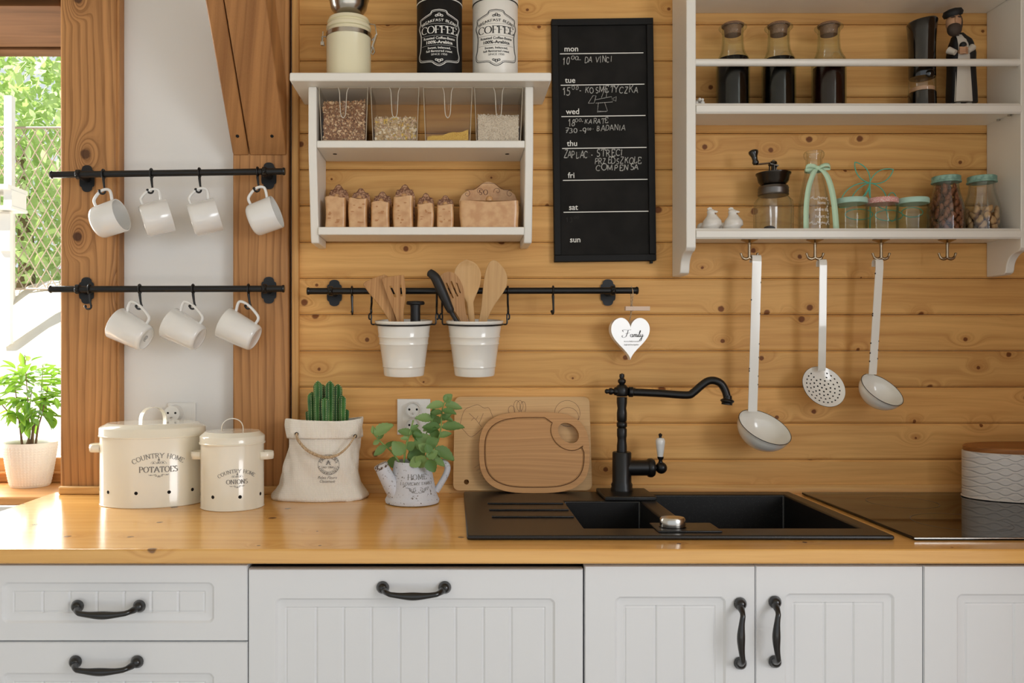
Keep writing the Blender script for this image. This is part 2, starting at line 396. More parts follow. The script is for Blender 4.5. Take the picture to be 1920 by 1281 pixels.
M['rice'] = islands('rice_grains', [(232, 222, 206), (222, 208, 190), (238, 230, 216)])
M['millet'] = speckle('millet_grains', (224, 186, 84), (196, 150, 52), 900, .5, .7, .5)
M['flakecore'] = P('flake_core', (140, 100, 68), .9)  # darker filler block behind the loose flakes
M['mueslicore'] = P('muesli_core', (190, 164, 124), .9)
M['ricecore'] = P('rice_core', (214, 202, 184), .9)
M['beads'] = P('white_beads', (232, 228, 220), .3)
M['peppercorn'] = P('mill_grain', (190, 150, 116), .7)
def linen():
    g = G('cream_linen'); x, y, z, ob = g.obj()
    g.set(Base_Color=rgba((242, 236, 224)), Roughness=.9)
    h = g.math('ADD', g.math('SINE', g.math('MULTIPLY', x, 2200.0)), g.math('MULTIPLY', g.math('SINE', g.math('MULTIPLY', z, 1500.0)), .5))
    g.bump(g.math('ADD', h, g.math('MULTIPLY', g.noise(ob, 60, 3), 2.0)), .5, .0006); return g.m
M['linen'] = linen()
def waves():
    g = G('embossed_white'); x, y, z, ob = g.obj(); g.set(Base_Color=rgba((222, 216, 210)), Roughness=.45)
    th = g.math('MULTIPLY', x, 180.0)
    row = g.math('MULTIPLY', z, 90.0); fr = g.math('SINE', g.math('MULTIPLY', th, 1.0))
    par = g.math('SUBTRACT', g.math('MULTIPLY', g.math('FLOORED_MODULO', g.math('FLOOR', row), 2.0), 2.0), 1.0)
    c = g.math('ABSOLUTE', g.math('SUBTRACT', g.math('FRACT', row), g.math('ADD', .5, g.math('MULTIPLY', g.math('MULTIPLY', fr, par), .3))))
    g.bump(g.step(c, .1, .3), .8, .0015); return g.m
M['waves'] = waves()

# ------------------------------------------------------------------ lettering: stroke font
FT = {
'A': (.8, [[(0,0),(.4,1),(.8,0)], [(.16,.36),(.64,.36)]], [(0,0),(.8,0)]),
'B': (.66, [[(.1,0),(.1,1)], [(.1,1)]+arc(.34,.77,.24,.23,90,-90)+[(.1,.54)], [(.1,.54)]+arc(.36,.27,.3,.27,90,-90)+[(.1,0)]], [(.1,0),(.1,1)]),
'C': (.78, [[(.76,.78)]+arc(.44,.5,.42,.5,48,312,20)], []),
'D': (.8, [[(.1,0),(.1,1)], [(.1,1)]+arc(.32,.5,.46,.5,90,-90,16)+[(.1,0)]], [(.1,0),(.1,1)]),
'E': (.64, [[(.1,0),(.1,1)], [(.1,1),(.6,1),(.6,.8)], [(.1,.52),(.46,.52)], [(.1,0),(.63,0),(.63,.22)]], [(.1,0),(.1,1)]),
'F': (.6, [[(.1,0),(.1,1)], [(.1,1),(.6,1),(.6,.8)], [(.1,.5),(.46,.5)]], [(.1,0),(.1,1)]),
'H': (.82, [[(.1,0),(.1,1)], [(.72,0),(.72,1)], [(.1,.5),(.72,.5)]], [(.1,0),(.1,1),(.72,0),(.72,1)]),
'I': (.3, [[(.15,0),(.15,1)]], [(.15,0),(.15,1)]),
'K': (.76, [[(.1,0),(.1,1)], [(.66,1),(.12,.45)], [(.3,.6),(.72,0)]], [(.1,0),(.1,1),(.66,1),(.72,0)]),
'L': (.6, [[(.1,0),(.1,1)], [(.1,0),(.58,0),(.58,.22)]], [(.1,0),(.1,1)]),
'M': (.98, [[(.08,0),(.1,1),(.49,.1),(.88,1),(.9,0)]], [(.08,0),(.1,1),(.88,1),(.9,0)]),
'N': (.84, [[(.1,0),(.1,1),(.72,0),(.72,1)]], [(.1,0),(.08,1),(.72,1)]),
'O': (.84, [arc(.42,.5,.4,.5,0,360,28)], []),
'P': (.64, [[(.1,0),(.1,1)], [(.1,1)]+arc(.34,.74,.27,.26,90,-90)+[(.1,.48)]], [(.1,0),(.1,1)]),
'R': (.74, [[(.1,0),(.1,1)], [(.1,1)]+arc(.34,.75,.26,.25,90,-90)+[(.1,.5)], [(.32,.5),(.7,0)]], [(.1,0),(.1,1),(.7,0)]),
'S': (.58, [arc(.29,.75,.23,.25,35,270,14)+arc(.29,.25,.25,.25,90,-145,14)], []),
'T': (.7, [[(.35,0),(.35,1)], [(.02,.8),(.02,1),(.68,1),(.68,.8)]], [(.35,0)]),
'U': (.8, [[(.1,1),(.1,.35)]+arc(.4,.35,.3,.35,180,360)+[(.7,1)]], [(.1,1),(.7,1)]),
'V': (.8, [[(0,1),(.4,0),(.8,1)]], [(0,1),(.8,1)]),
'Y': (.76, [[(0,1),(.38,.48),(.76,1)], [(.38,.48),(.38,0)]], [(0,1),(.76,1),(.38,0)]),
'Z': (.66, [[(.05,1),(.6,1),(.03,0),(.63,0)]], []),
'0': (.6, [arc(.3,.5,.26,.5,0,360,20)], []), '1': (.4, [[(.05,.7),(.25,1),(.25,0)]], []),
'3': (.55, [arc(.25,.75,.22,.25,140,-90)+arc(.25,.26,.27,.26,90,-140)], []),
'5': (.55, [[(.5,1),(.12,1),(.1,.58)]+arc(.25,.3,.28,.3,110,-140)], []),
'7': (.55, [[(.03,1),(.52,1),(.2,0)], [(.12,.5),(.45,.5)]], []),
'8': (.55, [arc(.27,.76,.2,.24,-90,270,18), arc(.27,.26,.26,.26,90,450,18)], []),
'9': (.55, [arc(.27,.7,.24,.3,0,360,18), [(.51,.7),(.4,0)]], []),
'-': (.4, [[(.05,.45),(.35,.45)]], []), '.': (.2, [[(.05,0),(.1,.05)]], []), ' ': (.38, [], []), ',': (.2, [[(.1,.05),(.05,-.1)]], []),
}
def ribbon(polys, wf):
    vs = []; fs = []
    for pl in polys:
        m = len(pl); o = len(vs)
        for i in range(m):
            a = Vector(pl[max(i-1, 0)]); b = Vector(pl[min(i+1, m-1)]); t = b-a
            if t.length < 1e-9: t = Vector((1, 0))
            t.normalize(); n = Vector((-t.y, t.x)); w2 = wf(t, i/(m-1) if m > 1 else 0)/2; p = Vector(pl[i])
            vs += [tuple(p+n*w2), tuple(p-n*w2)]
        for i in range(m-1): fs.append((o+2*i, o+2*i+1, o+2*i+3, o+2*i+2))
    return vs, fs
def subdiv(pl, h):
    out = [pl[0]]
    for a, b in zip(pl, pl[1:]):
        n = max(1, int(math.dist(a, b)/h))
        out += [(a[0]+(b[0]-a[0])*i/n, a[1]+(b[1]-a[1])*i/n) for i in range(1, n+1)]
    return out
def letters(text, size, thick=.13, thin=.05, serif=True, gap=.12, jitter=0, bend=None, slant=0):
    # centred text in 2D: returns verts, faces
    W = sum(FT[c][0]+gap for c in text)-gap; x = -W/2; V = []; Fc = []
    for c in text:
        wd, st, sf = FT[c]; polys = []
        jx, jy, js, jr = [random.uniform(-1, 1)*jitter for _ in range(4)]
        def tf(p):
            px, py = p[0]*(1+js*.15)+x+jx*.1, p[1]*(1+js*.15)+jy*.1
            px += slant*p[1]+jr*.12*p[1]
            return px, py
        for pl in st:
            # split corners so that width follows each straight piece
            seg = [pl] if len(pl) > 6 else [[a, b] for a, b in zip(pl, pl[1:])]
            for sgm in seg: polys.append(subdiv([tf(p) for p in sgm], .2))
        v, f = ribbon(polys, lambda t, u: thin+(thick-thin)*abs(t.y)**1.5)
        if serif:
            sv, sf2 = ribbon([[(tf(p)[0]-.13, tf(p)[1]), (tf(p)[0]+.13, tf(p)[1])] for p in sf], lambda t, u: thin*1.1)
            o = len(v); v = v+sv; f = f+[tuple(i+o for i in q) for q in sf2]
        o = len(V); V += v; Fc += [tuple(i+o for i in q) for q in f]; x += wd+gap
    out = []
    for px, py in V:
        if bend:  # arch along a circle of radius bend (in letter heights)
            a = px/bend; out.append(((bend+py)*math.sin(a)*size, ((bend+py)*math.cos(a)-bend)*size))
        else: out.append((px*size, py*size))
    return out, Fc
def typed(text, size, bold=0.0, align='CENTER', maxw=None):
    c = bpy.data.curves.new('t', 'FONT'); c.body = text; c.size = size; c.align_x = align; c.offset = bold*size; c.resolution_u = 3
    o = bpy.data.objects.new('t', c); COL.objects.link(o); dg = bpy.context.evaluated_depsgraph_get(); dg.update()
    me = o.evaluated_get(dg).to_mesh(); v = [(p.co.x, p.co.y) for p in me.vertices]; f = [tuple(q.vertices) for q in me.polygons]
    o.evaluated_get(dg).to_mesh_clear(); bpy.data.objects.remove(o); bpy.data.curves.remove(c)
    if maxw and v:
        wd = max(p[0] for p in v)-min(p[0] for p in v)
        if wd > maxw: v = [(p[0]*maxw/wd, p[1]) for p in v]
    return v, f
def spiral(cx, cy, r0, r1, a0, a1, n=16):
    return [(cx+(r0+(r1-r0)*i/n)*math.cos(R(a0+(a1-a0)*i/n)), cy+(r0+(r1-r0)*i/n)*math.sin(R(a0+(a1-a0)*i/n))) for i in range(n+1)]
class DEC:
    # collects flat print in 2D, then lays it on a surface
    def __init__(s): s.v = []; s.f = []
    def put(s, vf, dx=0, dy=0):
        v, f = vf; o = len(s.v); s.v += [(p[0]+dx, p[1]+dy) for p in v]; s.f += [tuple(i+o for i in q) for q in f]; return s
    def lines(s, polys, wd): return s.put(ribbon(polys, lambda t, u: wd))
    def fill(s, poly): return s.put((list(poly), [tuple(range(len(poly)))]))
    def ob(s, name, fn, mat, parent):
        # overlapping strokes are stacked a hair apart so that they do not shade each other
        par = list(range(len(s.v)))
        def root(i):
            while par[i] != i: par[i] = par[par[i]]; i = par[i]
            return i
        for f in s.f:
            for q in f[1:]: par[root(q)] = root(f[0])
        ids = {}; out = []
        for i, p in enumerate(s.v):
            lay = ids.setdefault(root(i), len(ids)) % 16; a = Vector(fn(*p))
            du = Vector(fn(p[0]+1e-4, p[1]))-a; dv = Vector(fn(p[0], p[1]+1e-4))-a; n = du.cross(dv)
            if n.length > 0: n.normalize()
            out.append(tuple(a+n*(lay*2.2e-5)))
        mb = MB(); mb.add(out, s.f); return mesh_ob(name, mb, mat, parent, smooth=0)
def flatmap(y, x0=0, z0=0): return lambda u, v: (x0+u, y, z0+v)
def cylmap(r, z0=0, a0=-90, e=.0004): return lambda u, v: ((r+e)*math.cos(R(a0)+u/r), (r+e)*math.sin(R(a0)+u/r), z0+v)
# ================================================================== THE SETTING
struct(mesh_ob('floor', MB().box(-3.1, 3.6, -4.6, .3, -.05, 0), M['floor']))
struct(mesh_ob('ceiling', MB().box(-3.1, 3.6, -4.7, .32, 2.62, 2.68), M['ceil']))
WX0, WX1, WZ0, WZ1 = -2.3, -.972, .86, 2.13         # window opening
mb = MB(); mb.cells([-3, WX0, WX1, 1.68], [0, WZ0, WZ1, 2.62], lambda x, z: None if WX0 < x < WX1 and WZ0 < z < WZ1 else .30, 0.0,
                    Matrix(((1,0,0,0),(0,0,1,.02),(0,1,0,0),(0,0,0,1))))
wall = struct(recalc(mesh_ob('wall_back', mb, M['plaster'], smooth=0)))
struct(mesh_ob('wall_right', MB().box(1.56, 1.68, -1.5, .30, 0, 2.62), M['wallr']))  # out-of-view stub, lengthened to shade the right end of the planks
struct(mesh_ob('wall_left', MB().box(-3.1, -3.0, -4.7, .30, 0, 2.62), M['plaster']))
# horizontal pine planks, one object per board, laid on the back wall
PX0, PX1 = X(557, 0), 1.555
z0 = Z(522, 0); ph = 68.1*k(0); gp = .0016
PB = {}
def plank_mesh(n):
    # board with chamfered long edges and a recessed tongue, local origin at its middle
    L = (PX1-PX0)/2; h = ph/2; c = .0045; t = .018
    prof = [(h-.0002, t), (h-.0002, .006), (h-gp/2, .006), (h-gp/2, c*.8), (h-gp/2-c, 0), (-h+gp/2+c, 0), (-h+gp/2, c*.8), (-h+gp/2, t)]
    vs = [(x, y, z) for x in (-L, L) for z, y in prof]; m = len(prof)
    fs = [(i, (i+1) % m, m+(i+1) % m, m+i) for i in range(m)]+[tuple(range(m-1, -1, -1)), tuple(range(m, 2*m))]
    return MB().add(vs, fs)
pm = None
for i in range(-7, 18):
    zc = z0+(i+.5)*ph
    if zc+ph/2 > 2.62 or zc-ph/2 < .80: continue
    o = mesh_ob('plank', plank_mesh(0) if pm is None else None, M['plank'], wall, smooth=20, mesh=pm); pm = o.data
    o.location = ((PX0+PX1)/2, 0, zc)
# corner bead between the dark post and the planks, skirting along the worktop
c0, c1 = X(546, .02), X(559, .02)
struct(mesh_ob('trim_1', MB().box(c0, c1, -.016, .02, .9, 2.61), M['plank_trimz'], bevel=.003))
struct(mesh_ob('baseboard_back', MB().prism([(0, 0), (-.012, 0), (-.012, .012), (-.006, .019), (0, .02)], 0, 1.555-c1, T(c1, 0, .9) @ Matrix(((0,1,0,0),(1,0,0,-.0005),(0,0,1,0),(0,0,0,1)))), M['plank_trim']))
struct(mesh_ob('baseboard_left', MB().box(X(109, .035), X(541, .035), -.035, -.022, .9, .9195), M['plank_trim'], bevel=.003))
# timber posts
def post(px0, px1, label, d=.02):
    t = thing('timber_post', label, 'post', (X((px0+px1)/2, d), 0, .9))
    hw = (X(px1, d)-X(px0, d))/2
    mesh_ob('timber', MB().box(-hw, hw, -d, .02, 0, 1.71), M['post'], t, bevel=.006)
    return t
t = post(112, 217, 'wide brown stained timber post beside the window')
mesh_ob('edge_strip', MB().box(.0665, .0745, -.012, .02, 0, 1.71), M['post'], t, bevel=.002)
t = post(436, 541, 'brown stained timber post between white plaster and pine planks')
# knee brace rising into the room from the second post
bt = thing('timber_brace', 'slanting brown timber knee brace made of two planks, above the mug rail', 'beam', at(487, 292, .02))
x0, xs, x1 = X(437, .02), X(467.5, .02), X(538, .02); bx = bt.location.x; bz = bt.location.z
sl = .286/.232
for a, b, nm in ((x0, xs-.0012, 0), (xs+.0012, x1, 1)):
    L = .55; dd = L; pr = [(0, 0), (-dd, dd*sl), (-dd+.11, dd*sl+.02), (0.0, .14*1.0)]
    # front face climbs towards the room; the foot is cut level on the post
    mb = MB(); vs = [(x, y, z) for x in (a-bx, b-bx) for y, z in ((0, 0), (-.42, .42*sl), (-.42, .42*sl+.15), (0, .17))]
    mb.add(vs, [(0,1,2,3), (7,6,5,4), (0,4,5,1), (1,5,6,2), (2,6,7,3), (3,7,4,0)])
    pl = recalc(mesh_ob('plank', mb, M['brace'], bt, bevel=.003)); pl.location = (0, -.001, 0)
    xc = (a+b)/2-bx+(.0 if nm == 0 else .016)
    n = Vector((0, -sl, -1)).normalized()
    c = Vector((xc, -.032*1.0, .032*sl))
    mesh_ob('screw_hole', MB().lathe([(0, .0016), (.0035, .0016), (.0042, 0)], 12, Matrix.Translation(c+Vector((0, -.001, 0))) @ frame(n, (1, 0, 0))), M['hole'], bt)
# window: frame, pane, sill and timber lining
wn = bpy.data.objects.new('window_1', None); COL.objects.link(wn); wn.location = ((WX0+WX1)/2, .3, WZ0); struct(wn)
def wpart(name, b, mat, bev=.004):
    o = mesh_ob(name, MB().box(*b), mat, wn, bevel=bev); o.location = -wn.location; return o
dw = .28
wpart('frame_rail', (WX0, WX1, dw, dw+.06, .88, Z(858, -dw)), M['sill'])
wpart('frame_rail', (WX0, WX1, dw-.012, dw+.06, Z(889, -dw), Z(884, -dw)), M['sill'], .002)
wpart('frame_rail', (WX0, WX1, dw, dw+.06, Z(93, -dw), 2.13), M['darkx'])
wpart('frame_rail', (WX0, WX1, dw-.05, dw, Z(60, -dw+.05), 2.13), M['darkx'])
wpart('frame_stile', (WX1-.07, WX1, dw, dw+.06, .88, 2.13), M['post'])
wpart('frame_stile', (WX0, WX0+.07, dw, dw+.06, .88, 2.13), M['post'])
wpart('lining', (WX0, WX1, -.004, dw, 2.105, 2.13), M['darkx'])
wpart('pane', (WX0+.05, WX1-.05, dw+.028, dw+.034, .93, 2.11), M['pane'], 0)
wpart('window_sill', (WX0, WX1+.02, .045, dw+.06, .858, .88), M['sill'], .005)

# ================================================================== GARDEN BEYOND THE WINDOW
def slope(u, v):
    x = -6.5+u*6.5; y = 1.2+v*8
    z = -.2+1.85*min(1, max(0, (y-1.2)/2.4))**1.0+.25*math.sin(x*2.3+y*1.7)*.3+.1*math.sin(x*5.1)*math.cos(y*4.3)
    return (x, y, z)
struct(mesh_ob('ground', MB().grid(slope, 50, 50), M['stone']))
fy = 3.5
fn = thing('garden_fence', 'chain link fence on pale posts outside the window', 'fence', (-3.0, fy, 1.55))
for px in (18, -260, 230):
    mesh_ob('post', MB().box(-.025, .025, -.025, .025, 0, 1.4, T(X(px, -fy)+3.0, 0, 0)), M['pale'], fn)
net = MB()
for i in range(46):
    for s in (-1, 1):
        xx = -1.6+i*.075
        a = (xx, .03, .12); b = (xx+s*.62, .03, 1.2)
        net.tube([a, b], .004, 4)
stuff(mesh_ob('wire_mesh', net, M['wire'], fn))
for z in (.12, 1.2): mesh_ob('rail_wire', MB().tube([(-1.7, .03, z), (1.9, .03, z)], .008, 6), M['wire'], fn)
fd = thing('bird_feeder', 'white wooden bird feeder box on a post outside the window', 'bird feeder', (X(12, -3.2), 3.2, 1.3))
fx, fk = fd.location.x, k(-3.2)
mesh_ob('post', MB().box(-.035, .035, -.02, .02, 0, Z(398, -3.2)-1.3), M['pale'], fd, bevel=.004)
mesh_ob('batten', MB().box(-.03, .045, -.04, -.021, Z(472, -3.2)-1.3, Z(402, -3.2)-1.3), M['pale'], fd, bevel=.004)
zb, zt = Z(396, -3.2)-1.3, Z(352, -3.2)-1.3
mesh_ob('floor_board', MB().box(-.14, .085, -.1, .1, zb, zb+.02), M['pale'], fd, bevel=.003)
mesh_ob('roof', MB().box(-.17, .075, -.12, .12, zt-.03, zt), M['pale'], fd, bevel=.003)
for xx in (-.11, .055): mesh_ob('side_board', MB().box(xx-.025, xx+.025, -.09, .09, zb+.02, zt-.03), M['pale'], fd)
def leafquads(mb, c, rad, n, size):
    for _ in range(n):
        while True:
            p = Vector((random.uniform(-1, 1), random.uniform(-1, 1), random.uniform(-1, 1)))
            if p.length < 1: break
        q = Vector(c)+Vector((p.x*rad[0], p.y*rad[1], p.z*rad[2])); s = size*random.uniform(.6, 1.3)
        E = Matrix.Translation(q) @ RZ(random.uniform(0, 360)) @ RX(random.uniform(-70, 70)) @ RY(random.uniform(-40, 40))
        mb.add([(-s*.42, -.3*s, 0), (-s*.42, .35*s, 0), (0, s, -.15*s), (s*.42, .35*s, 0), (s*.42, -.3*s, 0), (0, -s*.9, .1*s)], [(0, 1, 2, 3, 4, 5)], E)
for cx, cy, cz, rad, n, lab in ((-3.65, 5.0, 2.9, (.98, .9, 1.4), 5200, 'leafy pale green tree behind the fence, nearest the feeder'),
                               (-5.75, 5.6, 3.2, (1.1, 1.0, 1.6), 2600, 'tall pale green tree behind the stony bank'),
                               (-1.85, 5.2, 2.7, (.8, .8, 1.2), 1800, 'leafy pale green shrub behind the timber post outside')):
    tr = thing('garden_tree', lab, 'tree', (cx, cy, 1.4), 'trees outside the window')
    mb = MB(); leafquads(mb, (0, 0, cz-1.4), rad, n, .062); stuff(mesh_ob('foliage', mb, M['tree'], tr, smooth=0))
    mesh_ob('trunk', MB().tube([(0, 0, -.1), (.05, 0, .6), (-.03, .04, cz-1.3)], [.09, .07, .04], 8), M['bark'], tr)

# ================================================================== WORKTOP AND BASE UNITS
CL, CR = -.99, 1.555
SX0, SX1, SD0, SD1 = .025, .815, .042, .530      # sink outline (x, distance from wall)
b1 = (.252, .425, .17, .465); b2 = (.462, .785, .088, .465)
mb = MB(); mb.cells([CL, SX0+.02, SX1-.02, CR], [-.6, -SD1+.02, -SD0-.02, 0], lambda x, y: None if SX0 < x < SX1 and -SD1 < y < -SD0 and not (x < SX0+.02 or x > SX1-.02) and -SD1+.02 < y < -SD0-.02 else .9, .874)
tag(recalc(mesh_ob('worktop', mb, M['counter'], bevel=.003)), 'long glossy pine worktop with knots', 'worktop')
# sink
sk = thing('kitchen_sink', 'black composite sink with one and a half bowls and drainer', 'sink', (SX0, -SD1, .9))
zs = .009
def sh(x, y):
    d = -y
    if b1[0] < x < b1[1] and b1[2] < d < b1[3]: return -.10
    if b2[0] < x < b2[1] and b2[2] < d < b2[3]: return -.17
    return zs
xs = sorted([SX0, b1[0], b1[1], b2[0], b2[1], SX1]); ys = sorted([-SD1, -b1[3], -b1[2], -b2[2], -SD0])
mb = MB(); mb.cells(xs, ys, sh, .0005, T(-SX0, SD1, 0))
mesh_ob('basin', mb, M['sinkblack'], sk, bevel=.0035, seg=3)
def skp(name, x0, x1, d0, d1, z0, z1, mat='sinkblack', bev=.003): return mesh_ob(name, MB().box(x0-SX0, x1-SX0, SD1-d1, SD1-d0, z0, z1), M[mat], sk, bevel=bev)
skp('tap_ledge', .345, .463, .050, .172, .0085, .019); skp('control_ledge', .385, .505, .43, .505, .0085, .0125, bev=.0015)
for px0, px1, py in ((914, 1056, 944), (917, 1066, 956), (922, 1076, 969)):
    dd = D-(CZ-.91)*F/(py-CY)
    skp('drainer_ridge', X(px0, dd), X(px1, dd), dd-.006, dd+.006, .0085, .0125, bev=.0018)
for (xc, dc, zf) in (((b1[0]+b1[1])/2, .30, -.10), ((b2[0]+b2[1])/2, .27, -.17)):
    mesh_ob('drain', MB().lathe([(0, .002), (.03, .002), (.04, .004), (.044, .0005)], 28, T(xc-SX0, SD1-dc, zf)), M['steel'], sk)
kb = thing('overflow_knob', 'oval chrome overflow control knob on the black sink', 'knob', (X(1261, .47), -.470, .9125))
def ovl(p): return (p[0]*1.0, p[1]*.78, p[2])
mesh_ob('cap', MB().lathe([(.0235, 0), (.0245, .003), (.0245, .015), (.022, .0185), (.0, .0195)], 36, None, ovl), M['steel'], kb)
mesh_ob('base_ring', MB().lathe([(.0258, 0), (.0258, .002), (.0235, .0022)], 36, None, ovl), M['gunmetal'], kb)
# hob
hb = thing('induction_hob', 'black glass hob with thin burner rings', 'hob', (.850, -.532, .9))
mesh_ob('glass_top', MB().box(0, .60, 0, .50, .0005, .006), M['hob'], hb, bevel=.0015)
mesh_ob('trim_edge', MB().box(-.001, .601, -.0012, 0, .004, .0055), M['steel'], hb)
for cx, cy, r in ((.17, .14, .09), (.17, .36, .075), (.44, .14, .075), (.44, .36, .10)):
    mb = MB(); mb.grid(lambda u, v: (cx+(r-.0012*v)*math.cos(2*pi*u), cy+(r-.0012*v)*math.sin(2*pi*u), .0063), 64, 1, True)
    mesh_ob('burner_ring', mb, M['hobring'], hb)
# panelled cabinet fronts
FD = .58; FY = -FD
def front(w, h, l, r, tp, bt, grooves, name, parent, x, z):
    # board w x h (origin lower left, front at y=0), routed recess inset l,r,tp,bt with V grooves at xs
    ch = .012
    def prof(q):  # q = distance inside the routed edge
        if q <= 0: return 0
        if q < .004: return .0035*q/.004
        if q < ch: return .0035+.0015*(q-.004)/(ch-.004)
        if q < .018: return .005
        return .005
    def dep(xx, zz):
        q = min(xx-l, w-r-xx, zz-bt, h-tp-zz)
        # rounded routed corners
        cxx = min(xx-l, w-r-xx); czz = min(zz-bt, h-tp-zz); rc = .012
        if cxx < rc and czz < rc: q = rc-math.hypot(rc-cxx, rc-czz)
        y = prof(q)
        if q >= .017:
            gq = min([abs(xx-g) for g in grooves] or [1])
            y = y+.0024*max(0, 1-gq/.0034)
        if .0165 <= q < .0215: y += .0016*(1-abs(q-.019)/.0025)
        return y
    xs = {0, w}; zs_ = {0, h}
    for e in (0, .002, .004, .006, .008, .012, .0165, .019, .0215):
        for o in (l+e, w-r-e): xs.add(o)
        for o in (bt+e, h-tp-e): zs_.add(o)
    for g in grooves: xs |= {g-.0034, g-.0015, g, g+.0015, g+.0034}
    xs = sorted(xs); zs_ = sorted(zs_); m = MB(); n = len(xs)
    vs = [(a, dep(a, b), b) for b in zs_ for a in xs]; fs = []
    for j in range(len(zs_)-1):
        for i in range(n-1): fs.append((j*n+i, j*n+i+1, (j+1)*n+i+1, (j+1)*n+i))
    m.add(vs, fs)
    e = .003; o = len(m.v)   # eased outer edge and back
    q_ = .0014; lo = [(-q_, e, -q_), (w+q_, e, -q_), (w+q_, e, h+q_), (-q_, e, h+q_)]; bk = [(p[0], .018, p[2]) for p in lo]
    m.v += lo+bk
    bl, br, tl, tr_ = 0, n-1, (len(zs_)-1)*n, len(zs_)*n-1
    m.f += [tuple(list(range(bl, br+1))+[o+1, o])[::-1], tuple([j*n+n-1 for j in range(len(zs_))]+[o+2, o+1])[::-1], tuple(list(range(tr_, tl-1, -1))+[o+3, o+2])[::-1], tuple([j*n for j in range(len(zs_)-1, -1, -1)]+[o, o+3])[::-1]]
    m.f += [(o, o+1, o+5, o+4), (o+1, o+2, o+6, o+5), (o+2, o+3, o+7, o+6), (o+3, o, o+4, o+7), (o+4, o+5, o+6, o+7)]
    ob = mesh_ob(name, m, M['cab'], parent, smooth=14); ob.location = (x, 0, z); return ob
def pull(parent, x, z, L=.108, vertical=False):
    m = MB(); pts = []
    for i in range(25):
        s = -1+2*i/24; a = abs(s)
        y = -.030+.0*a if a < .72 else -.030+.026*((a-.72)/.28)**2
        dz = -.006*(1-a*a)-.002
        pts.append((s*L/2, y, dz))
    rr = [.0045+.0026*math.exp(-((abs(-1+2*i/24)/.42)**2))*1.0+(.0015 if abs(-1+2*i/24) > .9 else 0) for i in range(25)]
    m.tube(pts, rr, 12)
    for s in (-1, 1):
        m.lathe([(0, 0), (.0105, 0), (.0115, .003), (.0095, .0065), (.0098, .008), (.006, .013), (0, .015)], 20, T(s*(L/2+.001), 0, 0) @ RX(90))
    o = mesh_ob('handle', m, M['blackpull'], parent, smooth=50); o.location = (x, -.0002, z)
    if vertical: o.rotation_euler = (0, R(90), 0)
    return o
def carcass(parent, w, zt, name='carcass', mat='cab'):
    return mesh_ob(name, MB().box(0, w, .0205, .56, .1, zt), M[mat], parent)
kk = k(FD)
# drawer unit
x0, x1 = -.865, X(463, FD)
cu = thing('drawer_cabinet', 'white cabinet with stacked panelled drawers under the storage tins', 'cabinet', (x0, FY, 0))
carcass(cu, x1-x0, .872); wdt = x1-x0
gx = [X(p, FD)-x0 for p in (77, 128, 179, 230, 281, 332)]
for (py0, py1, pt, pb, hz) in ((1061, 1201, 1092, 1169, 1136), (1206, 1370, 1262, 1339, 1240)):
    zt, zb = Z(py0, FD), Z(py1, FD)
    dr = front(wdt-.001, zt-zb, X(3, FD)-x0, x1-X(402, FD), zt-Z(pt, FD), Z(pb, FD)-zb, gx, 'drawer', cu, .0005, zb)
    pull(dr, X(204 if py0 < 1100 else 200, FD)-x0, Z(hz, FD)-zb)
mesh_ob('lower_panel', MB().box(0, wdt, 0, .018, .1, Z(1374, FD)), M['cab'], cu, bevel=.002)
mesh_ob('plinth', MB().box(0, wdt, .05, .06, 0, .1), M['cab'], cu)
# end filler left of the drawers
ef = tag(mesh_ob('end_panel', MB().box(CL+.005, x0-.003, FY+.002, -.02, 0, .872), M['cab'], bevel=.002), 'plain white end panel beside the drawer cabinet', 'panel')
# dishwasher front
x0, x1 = X(467, FD), X(1092, FD); zt = Z(1069, FD)
cu = thing('dishwasher', 'wide white panelled dishwasher front with one horizontal handle', 'dishwasher', (x0, FY, 0))
wdt = x1-x0; carcass(cu, wdt, .860, 'machine_body', 'void')
dr = front(wdt, zt-.12, X(516, FD)-x0, x1-X(1041, FD), zt-Z(1122, FD), .06, [X(p, FD)-x0 for p in (592, 643.5, 696, 749, 801.5, 854, 906.5, 958.5)], 'door', cu, 0, .12)
pull(dr, X(776, FD)-x0, Z(1101, FD)-.12, .1085)
mesh_ob('plinth', MB().box(0, wdt, .05, .06, 0, .1), M['cab'], cu)
# sink unit, two doors
x0, x1 = X(1098, FD), X(1729, FD); zt = Z(1063, FD)
cu = thing('sink_cabinet', 'white two-door cabinet under the black sink with upright black handles', 'cabinet', (x0, FY, 0)); 
mesh_ob('carcass', MB().box(0, x1-x0, .0205, .56, .1, .715), M['cab'], cu)
mesh_ob('front_rail', MB().box(0, x1-x0, .0205, .032, .715, .872), M['cab'], cu)
for a, b, rl, rr_, pt, gs, hx in ((1098, 1414.5, 1153, 1361, 1119, (1230, 1283), 1387), (1418.5, 1729, 1471, 1677, 1113, (1548, 1601.5), 1452)):
    xa, xb = X(a, FD), X(b, FD)
    dr = front(xb-xa, zt-.12, X(rl, FD)-xa, xb-X(rr_, FD), zt-Z(pt, FD), .06, [X(p, FD)-xa for p in gs], 'door', cu, xa-x0, .12)
    pull(dr, X(hx, FD)-xa, Z(1187 if a < 1200 else 1184, FD)-.12, .104, True)
mesh_ob('plinth', MB().box(0, x1-x0, .05, .06, 0, .1), M['cab'], cu)
